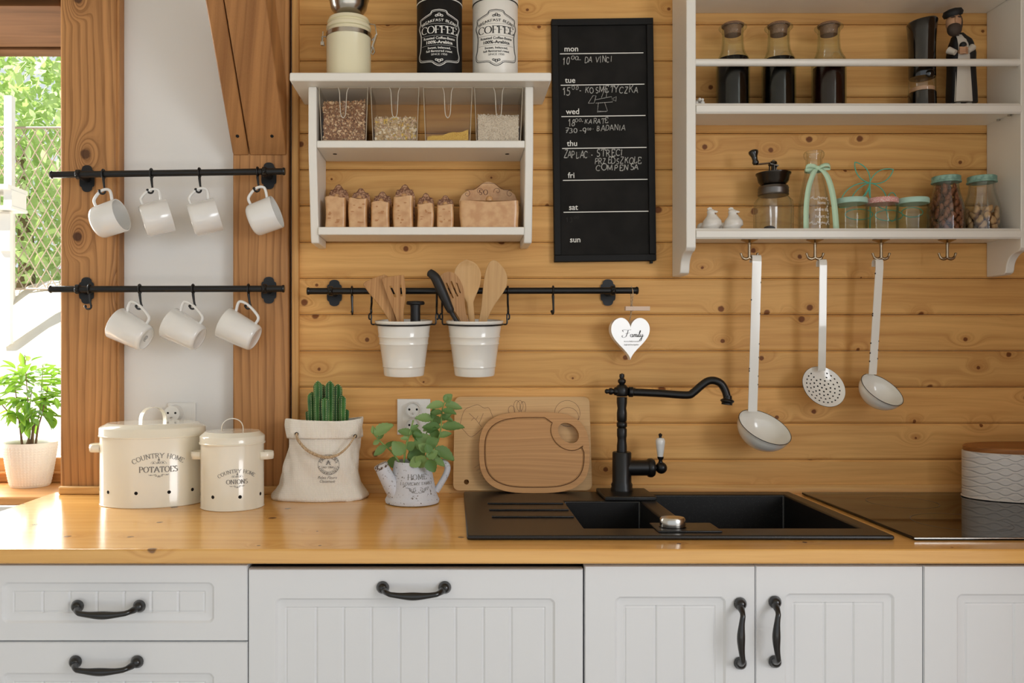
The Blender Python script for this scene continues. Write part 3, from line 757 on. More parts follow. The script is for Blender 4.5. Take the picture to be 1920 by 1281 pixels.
# right unit
x0, x1 = X(1734, FD), 1.45
cu = thing('hob_cabinet', 'white panelled cabinet door below the glass hob', 'cabinet', (x0, FY, 0)); carcass(cu, x1-x0, .862)
mesh_ob('plinth', MB().box(0, x1-x0, .05, .06, 0, .1), M['cab'], cu)
front(x1-x0-.01, zt-.12, X(1794, FD)-x0, .06, zt-Z(1114, FD), .06, [.06+.05*i+X(1794, FD)-x0-.005 for i in range(1, 10) if .06+.05*i < x1-x0-.1], 'door', cu, 0, .12)
# ================================================================== RAILS, HOOKS AND MUGS
def rosette(px, py, d, parent, base):
    # scalloped plate against the backing, stem and ring holding the rail
    c = at(px, py, d)-Vector(base)
    q = [(0, .0315), (.0065, .0305), (.0105, .027), (.0115, .0225), (.0125, .0195), (.0165, .018), (.0172, .010), (.0172, 0)]
    q = q+[(x, -z) for x, z in q[-2::-1]]; pts = q+[(-x, z) for x, z in q[-2:0:-1]]
    pts = [p for a_, b_ in zip(pts, pts[1:]+pts[:1]) for p in ((a_[0]*.75+b_[0]*.25, a_[1]*.75+b_[1]*.25), (a_[0]*.25+b_[0]*.75, a_[1]*.25+b_[1]*.75))]
    return c, pts
def rail(name, label, pxa, pya, pxb, pyb, d, br, backd, rr=.0078):
    a = at(pxa, pya, d); b = at(pxb, pyb, d); o = (a+b)/2
    t = thing(name, label, 'rail', o)
    mesh_ob('bar', MB().tube([a-o, b-o], rr, 20), M['blackiron'], t)
    for e, s in ((a, -1), (b, 1)):
        mesh_ob('end_cap', MB().lathe([(rr*.98, -.004), (rr*1.12, -.002), (rr*1.22, 0), (rr*1.05, .003), (0, .003)], 20, Matrix.Translation(e-o) @ RY(90*s)), M['blackiron'], t)
    for px in br:
        u = (px-pxa)/(pxb-pxa); c = a+(b-a)*u-o; c2 = at(px, pya+(pyb-pya)*u, d)-o
        _, pts = rosette(px, pya, d, t, o)
        yb = d-backd     # distance from bar centre back to the wall face
        mesh_ob('wall_plate', MB().prism(pts, yb-.005, yb-.0002, Matrix.Translation(c2)), M['blackiron'], t, bevel=.0015)
        mesh_ob('bracket', MB().tube([c2+Vector((0, yb-.005, 0)), c2+Vector((0, .004, 0))], [.010, .0065], 14).lathe([(.0086, -.006), (.0115, -.004), (.0115, .004), (.0086, .006)], 20, Matrix.Translation(c2) @ RY(90)).ball(c2+Vector((0, -.011, -.002)), .0045), M['blackiron'], t)
    return lambda px: at(px, pya+(pyb-pya)*(px-pxa)/(pxb-pxa), d)
RD = .072
up = rail('mug_rail', 'black metal wall rail holding the row of four mugs', 97, 328, 532, 321.5, RD, (147, 496), .02)
lo = rail('mug_rail', 'black metal wall rail holding the row of three mugs', 95, 542.5, 531, 541.5, RD, (146, 496), .02)
def hook(p, label, group, lean=.004, L=.042, yaw=-35):
    t = thing('rail_hook', label, 'hook', p, group)
    m = MB(); m.tube([(0, .0108*math.cos(a*pi/8), .0108*math.sin(a*pi/8)) for a in range(16)], .0022, 8, closed=True)
    m.tube([(0, 0, -.010), (0, 0, -.013), (lean*.5, -.001, -.03), (lean, -.001, -.010-L*.75)], [.003, .0034, .0026, .0024], 8)
    mesh_ob('ring', m, M['blackiron'], t)
    j = MB(); z1 = -.010-L*.75; r = .0065
    pts = [(lean, 0, z1+.004), (lean, 0, z1)]+[(lean-(r-r*math.cos(R(q)))*math.cos(R(yaw)), (r-r*math.cos(R(q)))*math.sin(R(yaw)), z1-r*math.sin(R(q))) for q in range(0, 200, 20)]
    j.tube(pts, .0024, 8); e = pts[-1]; j.ball(e, .0036, None, 10, 8)
    mesh_ob('crook', j, M['blackiron'], t)
    return Vector(p)+Vector((lean-r*math.cos(R(yaw)), r*math.sin(R(yaw)), z1-r))
def mug(name, label, group, hookp, axis, hdir, Rm, Rb, h, ho, base_mark=False, lip=.0028):
    t = thing(name, label, 'mug', (0, 0, 0), group)
    prof = [(0, .002), (Rb*.72, .002), (Rb*.78, 0), (Rb*.88, .0005), (Rb*.97, .005), (Rb, .011), (Rm, h-.001), (Rm-.0008, h), (Rm-lip, h-.0005), (Rb-lip*1.2, .012), (Rb*.8, .006), (0, .0055)]
    mesh_ob('body', MB().lathe(prof, 48), M['porcelain'], t, smooth=50)
    za, zb = h*.18, h*.86
    ra = Rb+(Rm-Rb)*.18-.001; rb = Rb+(Rm-Rb)*.86-.001
    pth = spline([(ra, 0, za), (ra+ho*.55, 0, za+h*.02), (ra+ho, 0, (za+zb)/2+h*.05), (rb+ho*.8, 0, zb), (rb, 0, zb-.002)], 7)
    mesh_ob('handle', MB().tube(pth, .0044, 12, flat=.8), M['porcelain'], t, smooth=60)
    if base_mark:
        dm = DEC(); dm.lines([arc(0, 0, .007, .007, 0, 300)], .0012); dm.lines([[(-.004, -.002), (0, .004), (.004, -.002)]], .001); dm.put(typed('M', .006), 0, -.0045)
        dm.ob('maker_mark', lambda u, v: (v, u, .0017), M['inkb'], t)
    m = frame(axis, hdir); inner = Vector((ra+ho-.0052, 0, (za+zb)/2+h*.05))
    t.matrix_world = Matrix.Translation(Vector(hookp)-(m.to_3x3() @ inner)+Vector((0, 0, .0026))) @ m
    return t
gu, gl_ = 'mugs on the upper rail', 'mugs on the lower rail'
for px, yaw, upa, lab in ((194, 7, 17, 'squat white mug hanging in front of the window-side timber post'),
                          (284, -19, 17, 'squat white mug against plaster, next to the window-side post'),
                          (374, -15, 17, 'squat white mug against plaster, next to the post below the brace'),
                          (483, 4, 20, 'squat white mug hanging below the slanting timber brace')):
    hp = hook(up(px), 'black hook holding the '+lab.replace('hanging ', ''), 'hooks on the upper mug rail', lean=.004)
    ca = math.cos(R(upa))
    mug('hanging_mug', lab, gu, hp, (ca*math.cos(R(yaw)), -ca*math.sin(R(yaw)), math.sin(R(upa))), (-.42, -.05, 1), .040, .039, .066, .031)
for px, lab, mk, yaw in ((262, 'tall white mug tipped base-out with a maker mark on its base', True, 7), (362, 'tall white mug tipped base-out against plaster, unmarked base', False, 6), (466, 'tall white mug tipped base-out in front of the dark timber post', False, 5)):
    hp = hook(lo(px), 'black rail hook holding the '+lab.replace(' tipped base-out', ''), 'hooks on the lower mug rail', lean=.005)
    dn = 27; ca = math.cos(R(dn))
    mug('tall_mug', lab, gl_, hp, (-ca*math.cos(R(yaw)), ca*math.sin(R(yaw)), math.sin(R(dn))), (.42, -.1, 1), .040, .0335, .086, .030, mk)
hook(lo(168), 'empty black rail hook on the lower mug rail', 'spare rail hooks', lean=.004)

# utensil rail
UD = .068
ur = rail('utensil_rail', 'long black metal wall rail with utensil buckets', 578, 546, 1194, 545, UD, (620, 1149), 0.0)
for px, lab in ((660, 'empty black hook between wall plate and first bucket'), (1037, 'empty black hook near the hanging heart')):
    hook(ur(px), lab, 'spare rail hooks', lean=.001, L=.052, yaw=80)
BD = .085
def bucket(pxc, label):
    c = at(pxc, 603, BD)
    t = thing('utensil_bucket', label, 'bucket', c, 'white buckets on the utensil rail', (R(5), 0, 0))
    rt, rb, h = .0645, .0472, .128
    def rz(z): return rb+(rt-rb)*(z+h)/h
    pr = [(0, -h+.004), (rb*.9, -h+.004), (rb*.96, -h), (rb, -h), (rb+.0012, -h+.004)]
    for z in (-h+.016, -h+.02): pr.append((rz(z), z))
    pr += [(rz(-h+.022)+.0012, -h+.022), (rz(-h+.025), -h+.025), (rz(-.055), -.055), (rz(-.052)+.0016, -.052), (rz(-.049), -.049), (rz(-.038), -.038), (rz(-.035)+.0016, -.035), (rz(-.032), -.032), (rz(-.006), -.006), (rt+.003, -.004), (rt+.0045, 0), (rt+.003, .003), (rt-.001, .0025), (rz(-.01)-.002, -.01), (rb-.002, -h+.006), (0, -h+.006)]
    mesh_ob('pail', MB().lathe(pr, 56), M['enamel'], t, smooth=40)
    wm = MB(); rw = rt+.0035
    wm.tube([(rw*math.cos(R(a)), rw*math.sin(R(a)), -.0065) for a in range(0, 360, 10)], .0019, 8, closed=True)
    for s in (-1, 1):
        wm.tube(spline([(s*rw*.98, -.004, -.0065), (s*(rw+.008), -.006, -.005), (s*(rw+.0085), -.004, .012), (s*(rw+.010), -.002, .019), (s*(rw+.0142), 0, .016), (s*(rw+.0142), 0, .007), (s*(rw+.010), 0, .005)], 5), .0019, 8)
    mesh_ob('wire_hoop', wm, M['blackiron'], t)
    return c, rt, rb, h
def drop_hook(px, py, label):
    p = ur(px); t = thing('rail_hook', label, 'hook', p, 'hooks carrying the buckets')
    m = MB(); m.tube([(0, .0105*math.cos(a*pi/8), .0105*math.sin(a*pi/8)) for a in range(16)], .0022, 8, closed=True)
    e = at(px, py, BD-.002)-p
    m.tube([(0, -.001, -.009), (0, -.003, -.03), (0, e.y, e.z+.012)], .0025, 8)
    m.tube([(0, e.y+.006*math.sin(R(a)), e.z+.006+.006*math.cos(R(a))) for a in range(0, 360, 30)], .0023, 8, closed=True)
    mesh_ob('drop', m, M['blackiron'], t)
bk1 = bucket(757, 'white enamel bucket holding two wooden spatulas and a black masher handle')
bk2 = bucket(890, 'white enamel bucket holding wooden spoons and a black handle')
for px, lab in ((697, 'black hook on the outer side of the spatula bucket'), (819, 'black hook shared side of the spatula bucket'), (829, 'black hook shared side of the spoon bucket'), (952, 'black hook on the heart side of the spoon bucket')):
    drop_hook(px, 588, lab)
def utensil(name, label, foot, top, outline, holes, th, mat, yaw=0, bowl=0, part='blade', group=None, ch=1):
    # outline in x,z with z=0 at the foot; foot and top are world points the axis runs through
    f = Vector(foot); a = Vector(top)-f
    t = thing(name, label, 'utensil', f, group); Mx = frame(a, (1, 0, 0)) @ RZ(yaw); L = a.length
    for _ in range(ch):
        outline = [q for a_, b_ in zip(outline, outline[1:]+outline[:1]) for q in ((a_[0]*.75+b_[0]*.25, a_[1]*.75+b_[1]*.25), (a_[0]*.25+b_[0]*.75, a_[1]*.25+b_[1]*.75))]
    pts = [(x*L, z*L) for x, z in outline]; hl = [[(x*L, z*L) for x, z in h] for h in holes]
    mb = MB(); mb.prism(pts, -th/2, th/2, Mx, hl)
    o = recalc(mesh_ob(part, mb, mat, t, bevel=min(th*.3, .002))); return t, Mx, L
def sym(half): return [(x, z) for x, z in half]+[(-x, z) for x, z in half[::-1] if abs(x) > 1e-6]
c1, c2 = bk1[0], bk2[0]
# bucket 1
utensil('wooden_spatula', 'plain wooden spatula with a slanted edge leaning in a white bucket', c1+Vector((.026, -.012, -.112)), at(701, 521, .115),
        [(.034, 0), (.036, .45), (.040, .62), (.12, .90), (.135, .985), (.02, 1.0), (-.125, 1.0), (-.125, .95), (-.06, .7), (-.036, .55), (-.034, 0)], [], .006, M['beech2'])
sl1 = [(-.055, .90), (-.035, .905), (.0, .78), (-.02, .775)]; sl2 = [(.055, .90), (.072, .90), (.066, .775), (.045, .775)]
utensil('slotted_spatula', 'wooden spatula with two slots leaning in a white bucket', c1+Vector((.012, -.024, -.112)), at(737, 518, .128),
        [(.03, 0), (.033, .5), (.050, .62), (.105, .78), (.118, .99), (.10, 1.0), (-.11, 1.0), (-.12, .985), (-.105, .85), (-.055, .64), (-.033, .5), (-.03, 0)], [sl1, sl2], .005, M['beech2'])
t = thing('potato_masher', 'black plastic masher with a round flat end in a white bucket', 'utensil', c1+Vector((.028, -.005, -.11)))
mesh_ob('shaft', MB().lathe([(0, 0), (.0125, 0), (.0125, .08), (.0115, .14), (.0122, .149)], 24), M['matteblack'], t)
mesh_ob('end_disc', MB().lathe([(.0125, .1485), (.021, .150), (.0222, .154), (.020, .1575), (0, .159)], 32), M['matteblack'], t)
# bucket 2
ft = c2+Vector((.022, -.026, -.112)); tp = at(803, 510, .125)
t = thing('black_handled_tool', 'curved soft black plastic handle leaning out of a white bucket', 'utensil', ft); a = Vector(tp)-ft
pth = spline([(0, 0, 0), a*.45, a*.6, a*.75+Vector((.002, -.004, .004)), a*.9+Vector((.004, -.006, .008)), a+Vector((0, 0, 0))], 8); n = len(pth)
rr = []
for i in range(n):
    u = i/(n-1); rr.append(.0055 if u < .38 else .0085+.0035*math.sin(min(1, (u-.38)/.55)*pi*.9) if u < .97 else .007)
rr[-1] = .004
mesh_ob('grip', MB().tube(pth, rr, 16), M['matteblack'], t, smooth=60)
utensil('slotted_spoon', 'wooden slotted spoon half hidden by a black handle in a white bucket', c2+Vector((.02, -.002, -.112)), at(834, 511, .098),
        sym([(0, 0), (.03, 0), (.033, .5), (.055, .62), (.10, .74), (.118, .85), (.095, .95), (.05, .99), (0, 1)]), [[(.012, .9), (.03, .9), (.035, .74), (.02, .74)], [(-.04, .9), (-.022, .9), (-.015, .74), (-.03, .74)], [(.06, .87), (.075, .86), (.072, .76), (.06, .76)]], .006, M['beech2'], 18, ch=2)
def spoon(name, label, foot, top, half, mat):
    f = Vector(foot); a = Vector(top)-f; L = a.length; t = thing(name, label, 'utensil', f); Mx = frame(a, (1, 0, 0))
    hs = [(max(0, min(1, q.x)), max(.001, q.y)) for q in spline([(a_, b_, 0) for a_, b_ in half], 6)]
    def wd(z):
        for (z0_, w0), (z1_, w1) in zip(hs, hs[1:]):
            if z0_ <= z <= z1_: u = (z-z0_)/(z1_-z0_+1e-9); return w0+(w1-w0)*u
        return hs[-1][1]
    for sd, nm in ((0, 0),):
        mb = MB()
        def fn(u, v):
            z = v; ang = 2*pi*u; ww = max(wd(z), .001); bowlz = max(0, min(1, (z-.66)/.1))*max(0, min(1, (1.0-z)/.05))
            x = math.cos(ang)*ww; y = math.sin(ang)*(.0145*(1-.3*bowlz))
            if math.sin(ang) < 0: y += .026*bowlz*(1-(x/ww)**2)
            else: y += .016*bowlz*(1-(x/ww)**2)
            return (x*L, y*L, z*L)
        mb.grid(fn, 28, 44, True, Mx); o = len(mb.v)
        mb.f.append(tuple(range(o-28, o))); mb.f.append(tuple(range(27, -1, -1)))
        recalc(mesh_ob('spoon_blank', mb, mat, t, smooth=60))
spoon('wooden_spoon', 'round-bowled wooden spoon upright in a white bucket', c2+Vector((.004, .020, -.112)), at(874, 487, .096),
      [(0, .027), (.55, .03), (.62, .036), (.75, .10), (.85, .122), (.92, .108), (.965, .075), (.99, .038), (1, .008)], M['beech'])
utensil('wooden_turner', 'pale wooden turner with a slanted corner in a white bucket', c2+Vector((-.012, .006, -.112)), at(936, 492, .10),
        [(.03, 0), (.034, .48), (.055, .6), (.115, .76), (.125, .84), (.09, .93), (.0, 1.0), (-.055, 1.01), (-.09, .98), (-.10, .86), (-.065, .66), (-.034, .5), (-.03, 0)], [], .007, M['beech'], ch=3)
# heart ornament
hc = at(1180, 640, .05)
t = thing('heart_ornament', 'white wooden heart reading Family hanging from the rail end', 'ornament', hc)
hs = []
for i in range(72):
    a = 2*pi*i/72; x = 16*math.sin(a)**3; y = 13*math.cos(a)-5*math.cos(2*a)-2*math.cos(3*a)-math.cos(4*a)
    hs.append((x/16*.0488, y/16*.056+.0145))
hm = RZ(9)
recalc(mesh_ob('heart', MB().prism(hs, -.008, .009, hm), M['porcelain'], t, bevel=.0015))
fam = [[(-2.35, .85), (-2.5, 1.08), (-2.1, 1.2), (-1.6, 1.14), (-1.0, 1.24)], [(-1.5, 1.14), (-1.7, .55), (-1.95, .05), (-2.4, -.08), (-2.6, .15), (-2.4, .28)], [(-2.0, .58), (-1.6, .62), (-1.3, .72)],
       arc(-.95, .22, .2, .24, 40, 330, 12), [(-.75, .48), (-.85, .05), (-.68, .05), (-.5, .4)], [(-.5, .45), (-.62, 0)], [(-.58, .15), (-.4, .46), (-.28, .4), (-.4, 0)], [(-.37, .15), (-.18, .46), (-.06, .4), (-.16, .06), (-.04, .04), (.1, .25)],
       [(.2, .45), (.08, .08), (.18, .02), (.32, .2)], [(.32, .2), (.62, .95), (.6, 1.1), (.5, .95), (.36, .15), (.45, .02), (.6, .2)], [(.68, .46), (.6, .15), (.7, .05), (.85, .2)], [(1.02, .48), (.72, -.55), (.5, -.62), (.5, -.45), (.9, .0), (1.2, .25)], [(.24, .68), (.27, .72)]]
dm = DEC(); dm.put(ribbon([[(p[0]*.0145+.016, p[1]*.0145) for p in spline2] for spline2 in [[tuple(q[:2]) for q in spline([(a[0], a[1], 0) for a in pl], 5)] for pl in fam]], lambda tt, u: .0006+.0011*abs(tt.y)**2))
fm = lambda u, v: tuple(hm @ Vector((u, -.0084, v+.010)))
dm.ob('lettering', fm, M['inkb'], t)
dm = DEC(); dm.put(typed('we are a family is so much,', .0055, maxw=.040), .003, -.012); dm.put(typed('laugh and live together', .0055, maxw=.037), .002, -.020)
dm.ob('small_lettering', fm, M['ink'], t)
st = at(1184, 545, UD)-hc
mesh_ob('string', MB().tube([(0, 0, .046), (.003, -.002, .062), tuple(st+Vector((.002, -.0085, -.012))), tuple(st+Vector((.001, -.0095, 0))), tuple(st+Vector((0, 0, .0095))), tuple(st+Vector((-.002, .009, 0))), tuple(st+Vector((0, .003, -.014))), (.0035, 0, .062)], .0013, 6), M['rope'], t)
pg = at(1194, 579, .062)-hc
mp = MB()
for s in (-1, 1): mp.box(-.029, .029, -.004+s*.0045-.0032, -.004+s*.0045+.0032, -.005, .005)
mp.tube([(-.010, -.0115, .0), (-.010, -.012, .0055), (-.010, .004, .0055), (-.010, .004, -.0055), (-.010, -.012, -.0055), (-.010, -.0115, 0)], .0007, 6)
o = mesh_ob('clothes_peg', mp, M['peg'], t); o.location = pg
# ================================================================== SMALL WALL SHELF
def box_part(name, parent, b, mat, bev=.002):
    o = mesh_ob(name, MB().box(*b), mat, parent, bevel=bev); return o
sd = .145
xl, xr = X(578, sd), X(1000, sd); zt0, zt1 = Z(153, .18), Z(137, .18)
ss = thing('spice_shelf', 'small white wall shelf with two tiers and overhanging top', 'shelf', (0, 0, Z(457, .1)))
zb = ss.location.z
box_part('top_board', ss, (X(543, .185), X(1034, .185), -.185, -.0005, zt0-zb, zt1-zb), M['shelfw'], .003)
zm = Z(277, sd); tw = .019
for xa in (xl, xr-tw):
    pr = [(-.0005, zt0-zb), (-sd, zt0-zb), (-sd, zm-.004-zb), (-.112, .012), (-.106, 0), (-.0005, 0)]
    vs = [(xx, y, z) for xx in (xa, xa+tw) for y, z in pr]; n = len(pr)
    mb = MB().add(vs, [tuple(range(n)), tuple(range(2*n-1, n-1, -1))]+[(i, n+i, n+(i+1) % n, (i+1) % n) for i in range(n)])
    recalc(mesh_ob('side_panel', mb, M['shelfw'], ss, bevel=.0025))
zm1 = Z(263.5, sd-.003)
box_part('shelf_board', ss, (xl+tw, xr-tw, -sd+.003, -.0005, zm1-.0165-zb, zm1-zb), M['shelfw'])
zl1 = Z(425.5, .122)
box_part('shelf_board', ss, (xl+tw, xr-tw, -.122, -.0005, zl1-.0185-zb, zl1-zb), M['shelfw'])
for px in (628, 951): mesh_ob('screw_cap', MB().lathe([(0, 0), (.005, 0), (.005, .0006)], 14, T(X(px, .08), -.08, zm1-.0171-zb)), M['hole'], ss)
topz = zt1
# ceramic grinder jar with clip band
gj = thing('coffee_mill_jar', 'cream ceramic clip-top mill jar with a steel bowl', 'jar', at(654, 0, .095)); gj.location.z = topz
r = .0525; kk = k(.095)
mesh_ob('body', MB().lathe([(0, 0), (r-.003, 0), (r, .004), (r, .012), (r+.0006, .014), (r, .016), (r, .115), (r+.001, .118), (r-.003, .124), (r-.003, .127), (0, .127)], 48), M['creamy'], gj, smooth=40)
mesh_ob('lid', MB().lathe([(r-.004, .1275), (r, .129), (r+.0005, .134), (r-.002, .139), (r-.006, .141), (r-.006, .143), (r-.002, .145), (r-.005, .153), (r-.02, .158), (0, .158)], 48), M['creamy'], gj, smooth=40)
mesh_ob('steel_band', MB().lathe([(r+.0002, .108), (r+.0016, .1085), (r+.0016, .118), (r+.0002, .1185)], 48), M['steel'], gj)
bo = mesh_ob('steel_bowl', MB().lathe([(0, .1585), (.02, .1585), (.032, .166), (.042, .18), (.046, .20), (.048, .202), (.044, .201), (.04, .182), (0, .168)], 40), M['steel'], gj, smooth=50)
cl = MB(); cl.tube([(r+.003, -.004, .104), (r+.014, -.006, .117), (r+.010, -.006, .14), (r-.004, -.004, .143)], .0016, 6); cl.box(-.002, .002, -.005, .005, -.028, .004, T(r+.012, -.006, .112) @ RY(18)); cl.tube([(r+.004, -.006, .086), (r+.001, -.006, .074), (r+.005, -.006, .070), (r+.009, -.006, .076), (r+.006, -.006, .088)], .0018, 6)
mesh_ob('clip', cl, M['steel'], gj)
cl = MB(); cl.tube([(-r-.001, -.004, .113), (-r-.010, -.004, .113), (-r-.011, -.004, .095), (-r-.004, -.004, .092)], .0018, 6); cl.tube([(-r-.009, -.004, .095), (-r-.008, -.004, .125)], .0013, 6); cl.box(-.004, .004, -.004, .004, -.004, .004, T(-r-.009, -.004, .096))
mesh_ob('hinge', cl, M['steel'], gj)
# coffee tins
def tin(px, label, body, ink):
    t = thing('coffee_tin', label, 'tin', (X(px, .095), -.095, topz), 'coffee tins on the top board'); r = .0533
    mesh_ob('body', MB().lathe([(0, 0), (r-.001, 0), (r, .0015), (r, .182), (r-.001, .1835), (0, .1835)], 56), body, t, smooth=40)
    mesh_ob('lid', MB().lathe([(r-.002, .184), (r+.0006, .1845), (r+.0006, .225), (r-.003, .228), (0, .228)], 56), body, t, smooth=40)
    mesh_ob('rim_line', MB().lathe([(r+.0002, .1825), (r+.001, .183), (r+.001, .1848), (r+.0002, .1853)], 56), ink, t)
    mp0 = cylmap(r, .094); mp = lambda u, v: mp0(u*1.33, v*1.09)
    h, w2 = .058, .042
    def shield(s):
        a = [(0, h), (.012, h-.002), (.016, h-.008), (.03, h-.014), (w2-.004, h-.017), (w2-.004, h-.026), (w2, h-.034), (w2-.004, .012), (w2-.006, 0), (w2-.004, -.024), (w2, -.036), (w2-.003, -.046), (w2-.012, -.050), (.014, -h+.006), (.008, -h+.001), (0, -h-.003)]
        p = a+[(-x, y) for x, y in a[::-1]][1:]
        return [(x*s, y*s) for x, y in p]
    dm = DEC()
    for s, wd in ((1, .0014), (.95, .0007)):
        pl = [tuple(q[:2]) for q in spline([(x, y, 0) for x, y in shield(s)], 4)]; dm.lines([pl], wd)
    dm.ob('label_border', mp, ink, t)
    dm = DEC()
    dm.put(letters('COFFEE', .0150, .15, .05, gap=.08), 0, .0085)
    v, f = letters('BREAKFAST BLEND', .0052, .2, .12, False, .2, bend=14); dm.put((v, f), 0, .0330)
    dm.put(typed('Roasted Coffee-Beans', .0075, .02, maxw=.058), 0, -.0045); dm.put(typed('100%-Arabica', .0088, .03, maxw=.052), 0, -.0135)
    dm.put(typed('Sweet, balanced,', .0062, .02, maxw=.046), 0, -.0245); dm.put(typed('full flavoured roast', .0062, .02, maxw=.052), 0, -.0315); dm.put(typed('SINCE 1950', .006, 0, maxw=.028), 0, -.0385)
    for y, wd in ((.0285, .03), (.0035, .033), (-.017, .033)): dm.lines([subdiv([(-wd, y), (wd, y)], .005)], .0004)
    for sy, yy in ((1, .0445), (-1, -.0475)):
        for s in (-1, 1):
            dm.put(ribbon([[(s*x, yy+sy*y) for x, y in spiral(.0045, 0, .0032, .0006, 200, -260)]+[]], lambda tt, u: .0016*(1-u*.6)))
            dm.put(ribbon([[(s*x, yy+sy*y) for x, y in ((.001, 0), (.002, .004), (.0005, .006))]], lambda tt, u: .0014))
    dm.ob('lettering', mp, ink, t)
tin(824, 'matte black coffee tin with white lettering', M['boardframe'], M['inkw'])
tin(928.5, 'off-white coffee tin with black lettering', M['shelfw'], M['inkb'])
# clear pull-out bins
def bin_(pa, pb, label):
    xa, xb = X(pa, sd)+.001, X(pb, sd)-.001; z0_ = zm1+.0006; zt = Z(160, sd)-.0
    c = (xa+xb)/2; t = thing('storage_bin', label, 'container', (c, -sd+.004, z0_), 'clear pull-out bins')
    hw = (xb-xa)/2; hb = hw-.0045; h = zt-z0_-.004; dp = .118; th = .0016
    mb = MB()
    def ring(o, z): 
        w_ = hb+(hw-hb)*z/h-o
        return [(-w_, o+.006*(1-z/h), z), (w_, o+.006*(1-z/h), z), (w_, dp-o, z), (-w_, dp-o, z)]
    vs = ring(0, 0)+ring(0, h)+ring(th, h)+ring(th, th); q = [(0, 1, 5, 4), (1, 2, 6, 5), (2, 3, 7, 6), (3, 0, 4, 7), (3, 2, 1, 0)]
    q += [(4+i, 4+(i+1) % 4, 8+(i+1) % 4, 8+i) for i in range(4)]+[(8+i, 8+(i+1) % 4, 12+(i+1) % 4, 12+i) for i in range(4)]+[(12, 13, 14, 15)]
    mb.add(vs, q); mesh_ob('tray', mb, M['plastic'], t, smooth=20)
    hm_ = MB(); L = .064*h/.125
    for s in (-1, 1):
        hm_.tube(spline([(s*.012, -.001, h-.001), (s*.0085, -.004, h-.012), (s*.0075, -.006, h-.03), (s*.0055, -.005, h-L), (s*.0, -.003, h-L-.009)], 5), .0010, 6)
    mesh_ob('handle_edge', hm_, M['plasticrim'], t)
    mb = MB(); mb.grid(lambda u, v: ((u-.5)*2*(.012-.005*v), -.001-.005*math.sin(pi*u)-.003*math.sin(pi*min(1, v*1.3)), h-.002-(L+.002)*v), 8, 8)
    mesh_ob('handle', mb, M['plastic'], t)
    mb = MB().tube([(-hw, 0, h), (hw, 0, h)], .0009, 6).tube([(-hb, .006, .001), (-hw, 0, h)], .0008, 6).tube([(hb, .006, .001), (hw, 0, h)], .0008, 6).tube([(-hb, .006, .001), (hb, .006, .001)], .0008, 6)
    mesh_ob('edge', mb, M['plasticedge'], t)
    return t, hb, h, dp
def heap(name, label, t, hb, dp, zl, zr, n, size, mat, core, flat=.35, cat='grain'):
    o = thing(name, label, cat, t.location); o['kind'] = 'stuff'
    w_ = hb-.004; fy0 = .0085
    def zt(x): return zl+(zr-zl)*(x+w_)/(2*w_)
    mb = MB(); vs = []
    for y in (fy0+size*.5, dp-.005):
        for i in range(9):
            x = -w_+2*w_*i/8; vs += [(x, y, .0025), (x, y, zt(x)-size*.5+.002*math.sin(i*1.7))]
    fs = []
    for b in (0, 18):
        for i in range(8): fs.append((b+2*i, b+2*i+2, b+2*i+3, b+2*i+1))
    for i in range(8): fs += [(2*i+1, 2*i+3, 18+2*i+3, 18+2*i+1), (2*i, 18+2*i, 18+2*i+2, 2*i+2)]
    fs += [(0, 1, 19, 18), (16, 34, 35, 17)]
    mb.add(vs, fs); stuff(recalc(mesh_ob('core', mb, core, o, smooth=0)))
    if n:
        fl = MB(); base = [(1, 0, 0), (-1, 0, 0), (0, 1, 0), (0, -1, 0), (0, 0, 1), (0, 0, -1)]; ff = [(0, 2, 4), (2, 1, 4), (1, 3, 4), (3, 0, 4), (2, 0, 5), (1, 2, 5), (3, 1, 5), (0, 3, 5)]
        for i in range(n):
            x = random.uniform(-w_, w_); s = size*random.uniform(.7, 1.2)
            if i % 4: p = (x, fy0+random.uniform(.3, .8)*size, random.uniform(.004, zt(x)))
            else: p = (x, random.uniform(fy0+size*.6, dp-.01), zt(x)+random.uniform(-.3, .4)*size)
            fl.add(base, ff, Matrix.Translation(p) @ RZ(random.uniform(0, 360)) @ RX(random.uniform(-75, 75)) @ RY(random.uniform(0, 180)) @ SC(s*.5, s*.42 if flat < .5 else s*.2, s*flat*.5))
        stuff(mesh_ob('grains', fl, mat, o, smooth=60))
B = [bin_(597, 690, 'clear plastic bin nearly full of brown toasted flakes'), bin_(694, 786, 'clear plastic bin half full of muesli'), bin_(793, 886, 'clear plastic bin with little yellow millet'), bin_(889, 981, 'clear plastic bin with white rice')]
heap('toasted_flakes', 'brown toasted cereal flakes inside the fullest clear bin', B[0][0], B[0][1], B[0][3], .092, .094, 1500, .0075, M['oats'], M['flakecore'])
heap('muesli', 'pale muesli with yellow fruit inside a clear bin', B[1][0], B[1][1], B[1][3], .057, .056, 900, .0085, M['muesli'], M['mueslicore'])
heap('millet', 'thin slope of yellow millet inside a clear bin', B[2][0], B[2][1], B[2][3], .011, .027, 0, .002, M['millet'], M['millet'])
heap('rice', 'white rice inside the clear bin at the chalkboard end', B[3][0], B[3][1], B[3][3], .063, .060, 2600, .0048, M['rice'], M['ricecore'], .55)
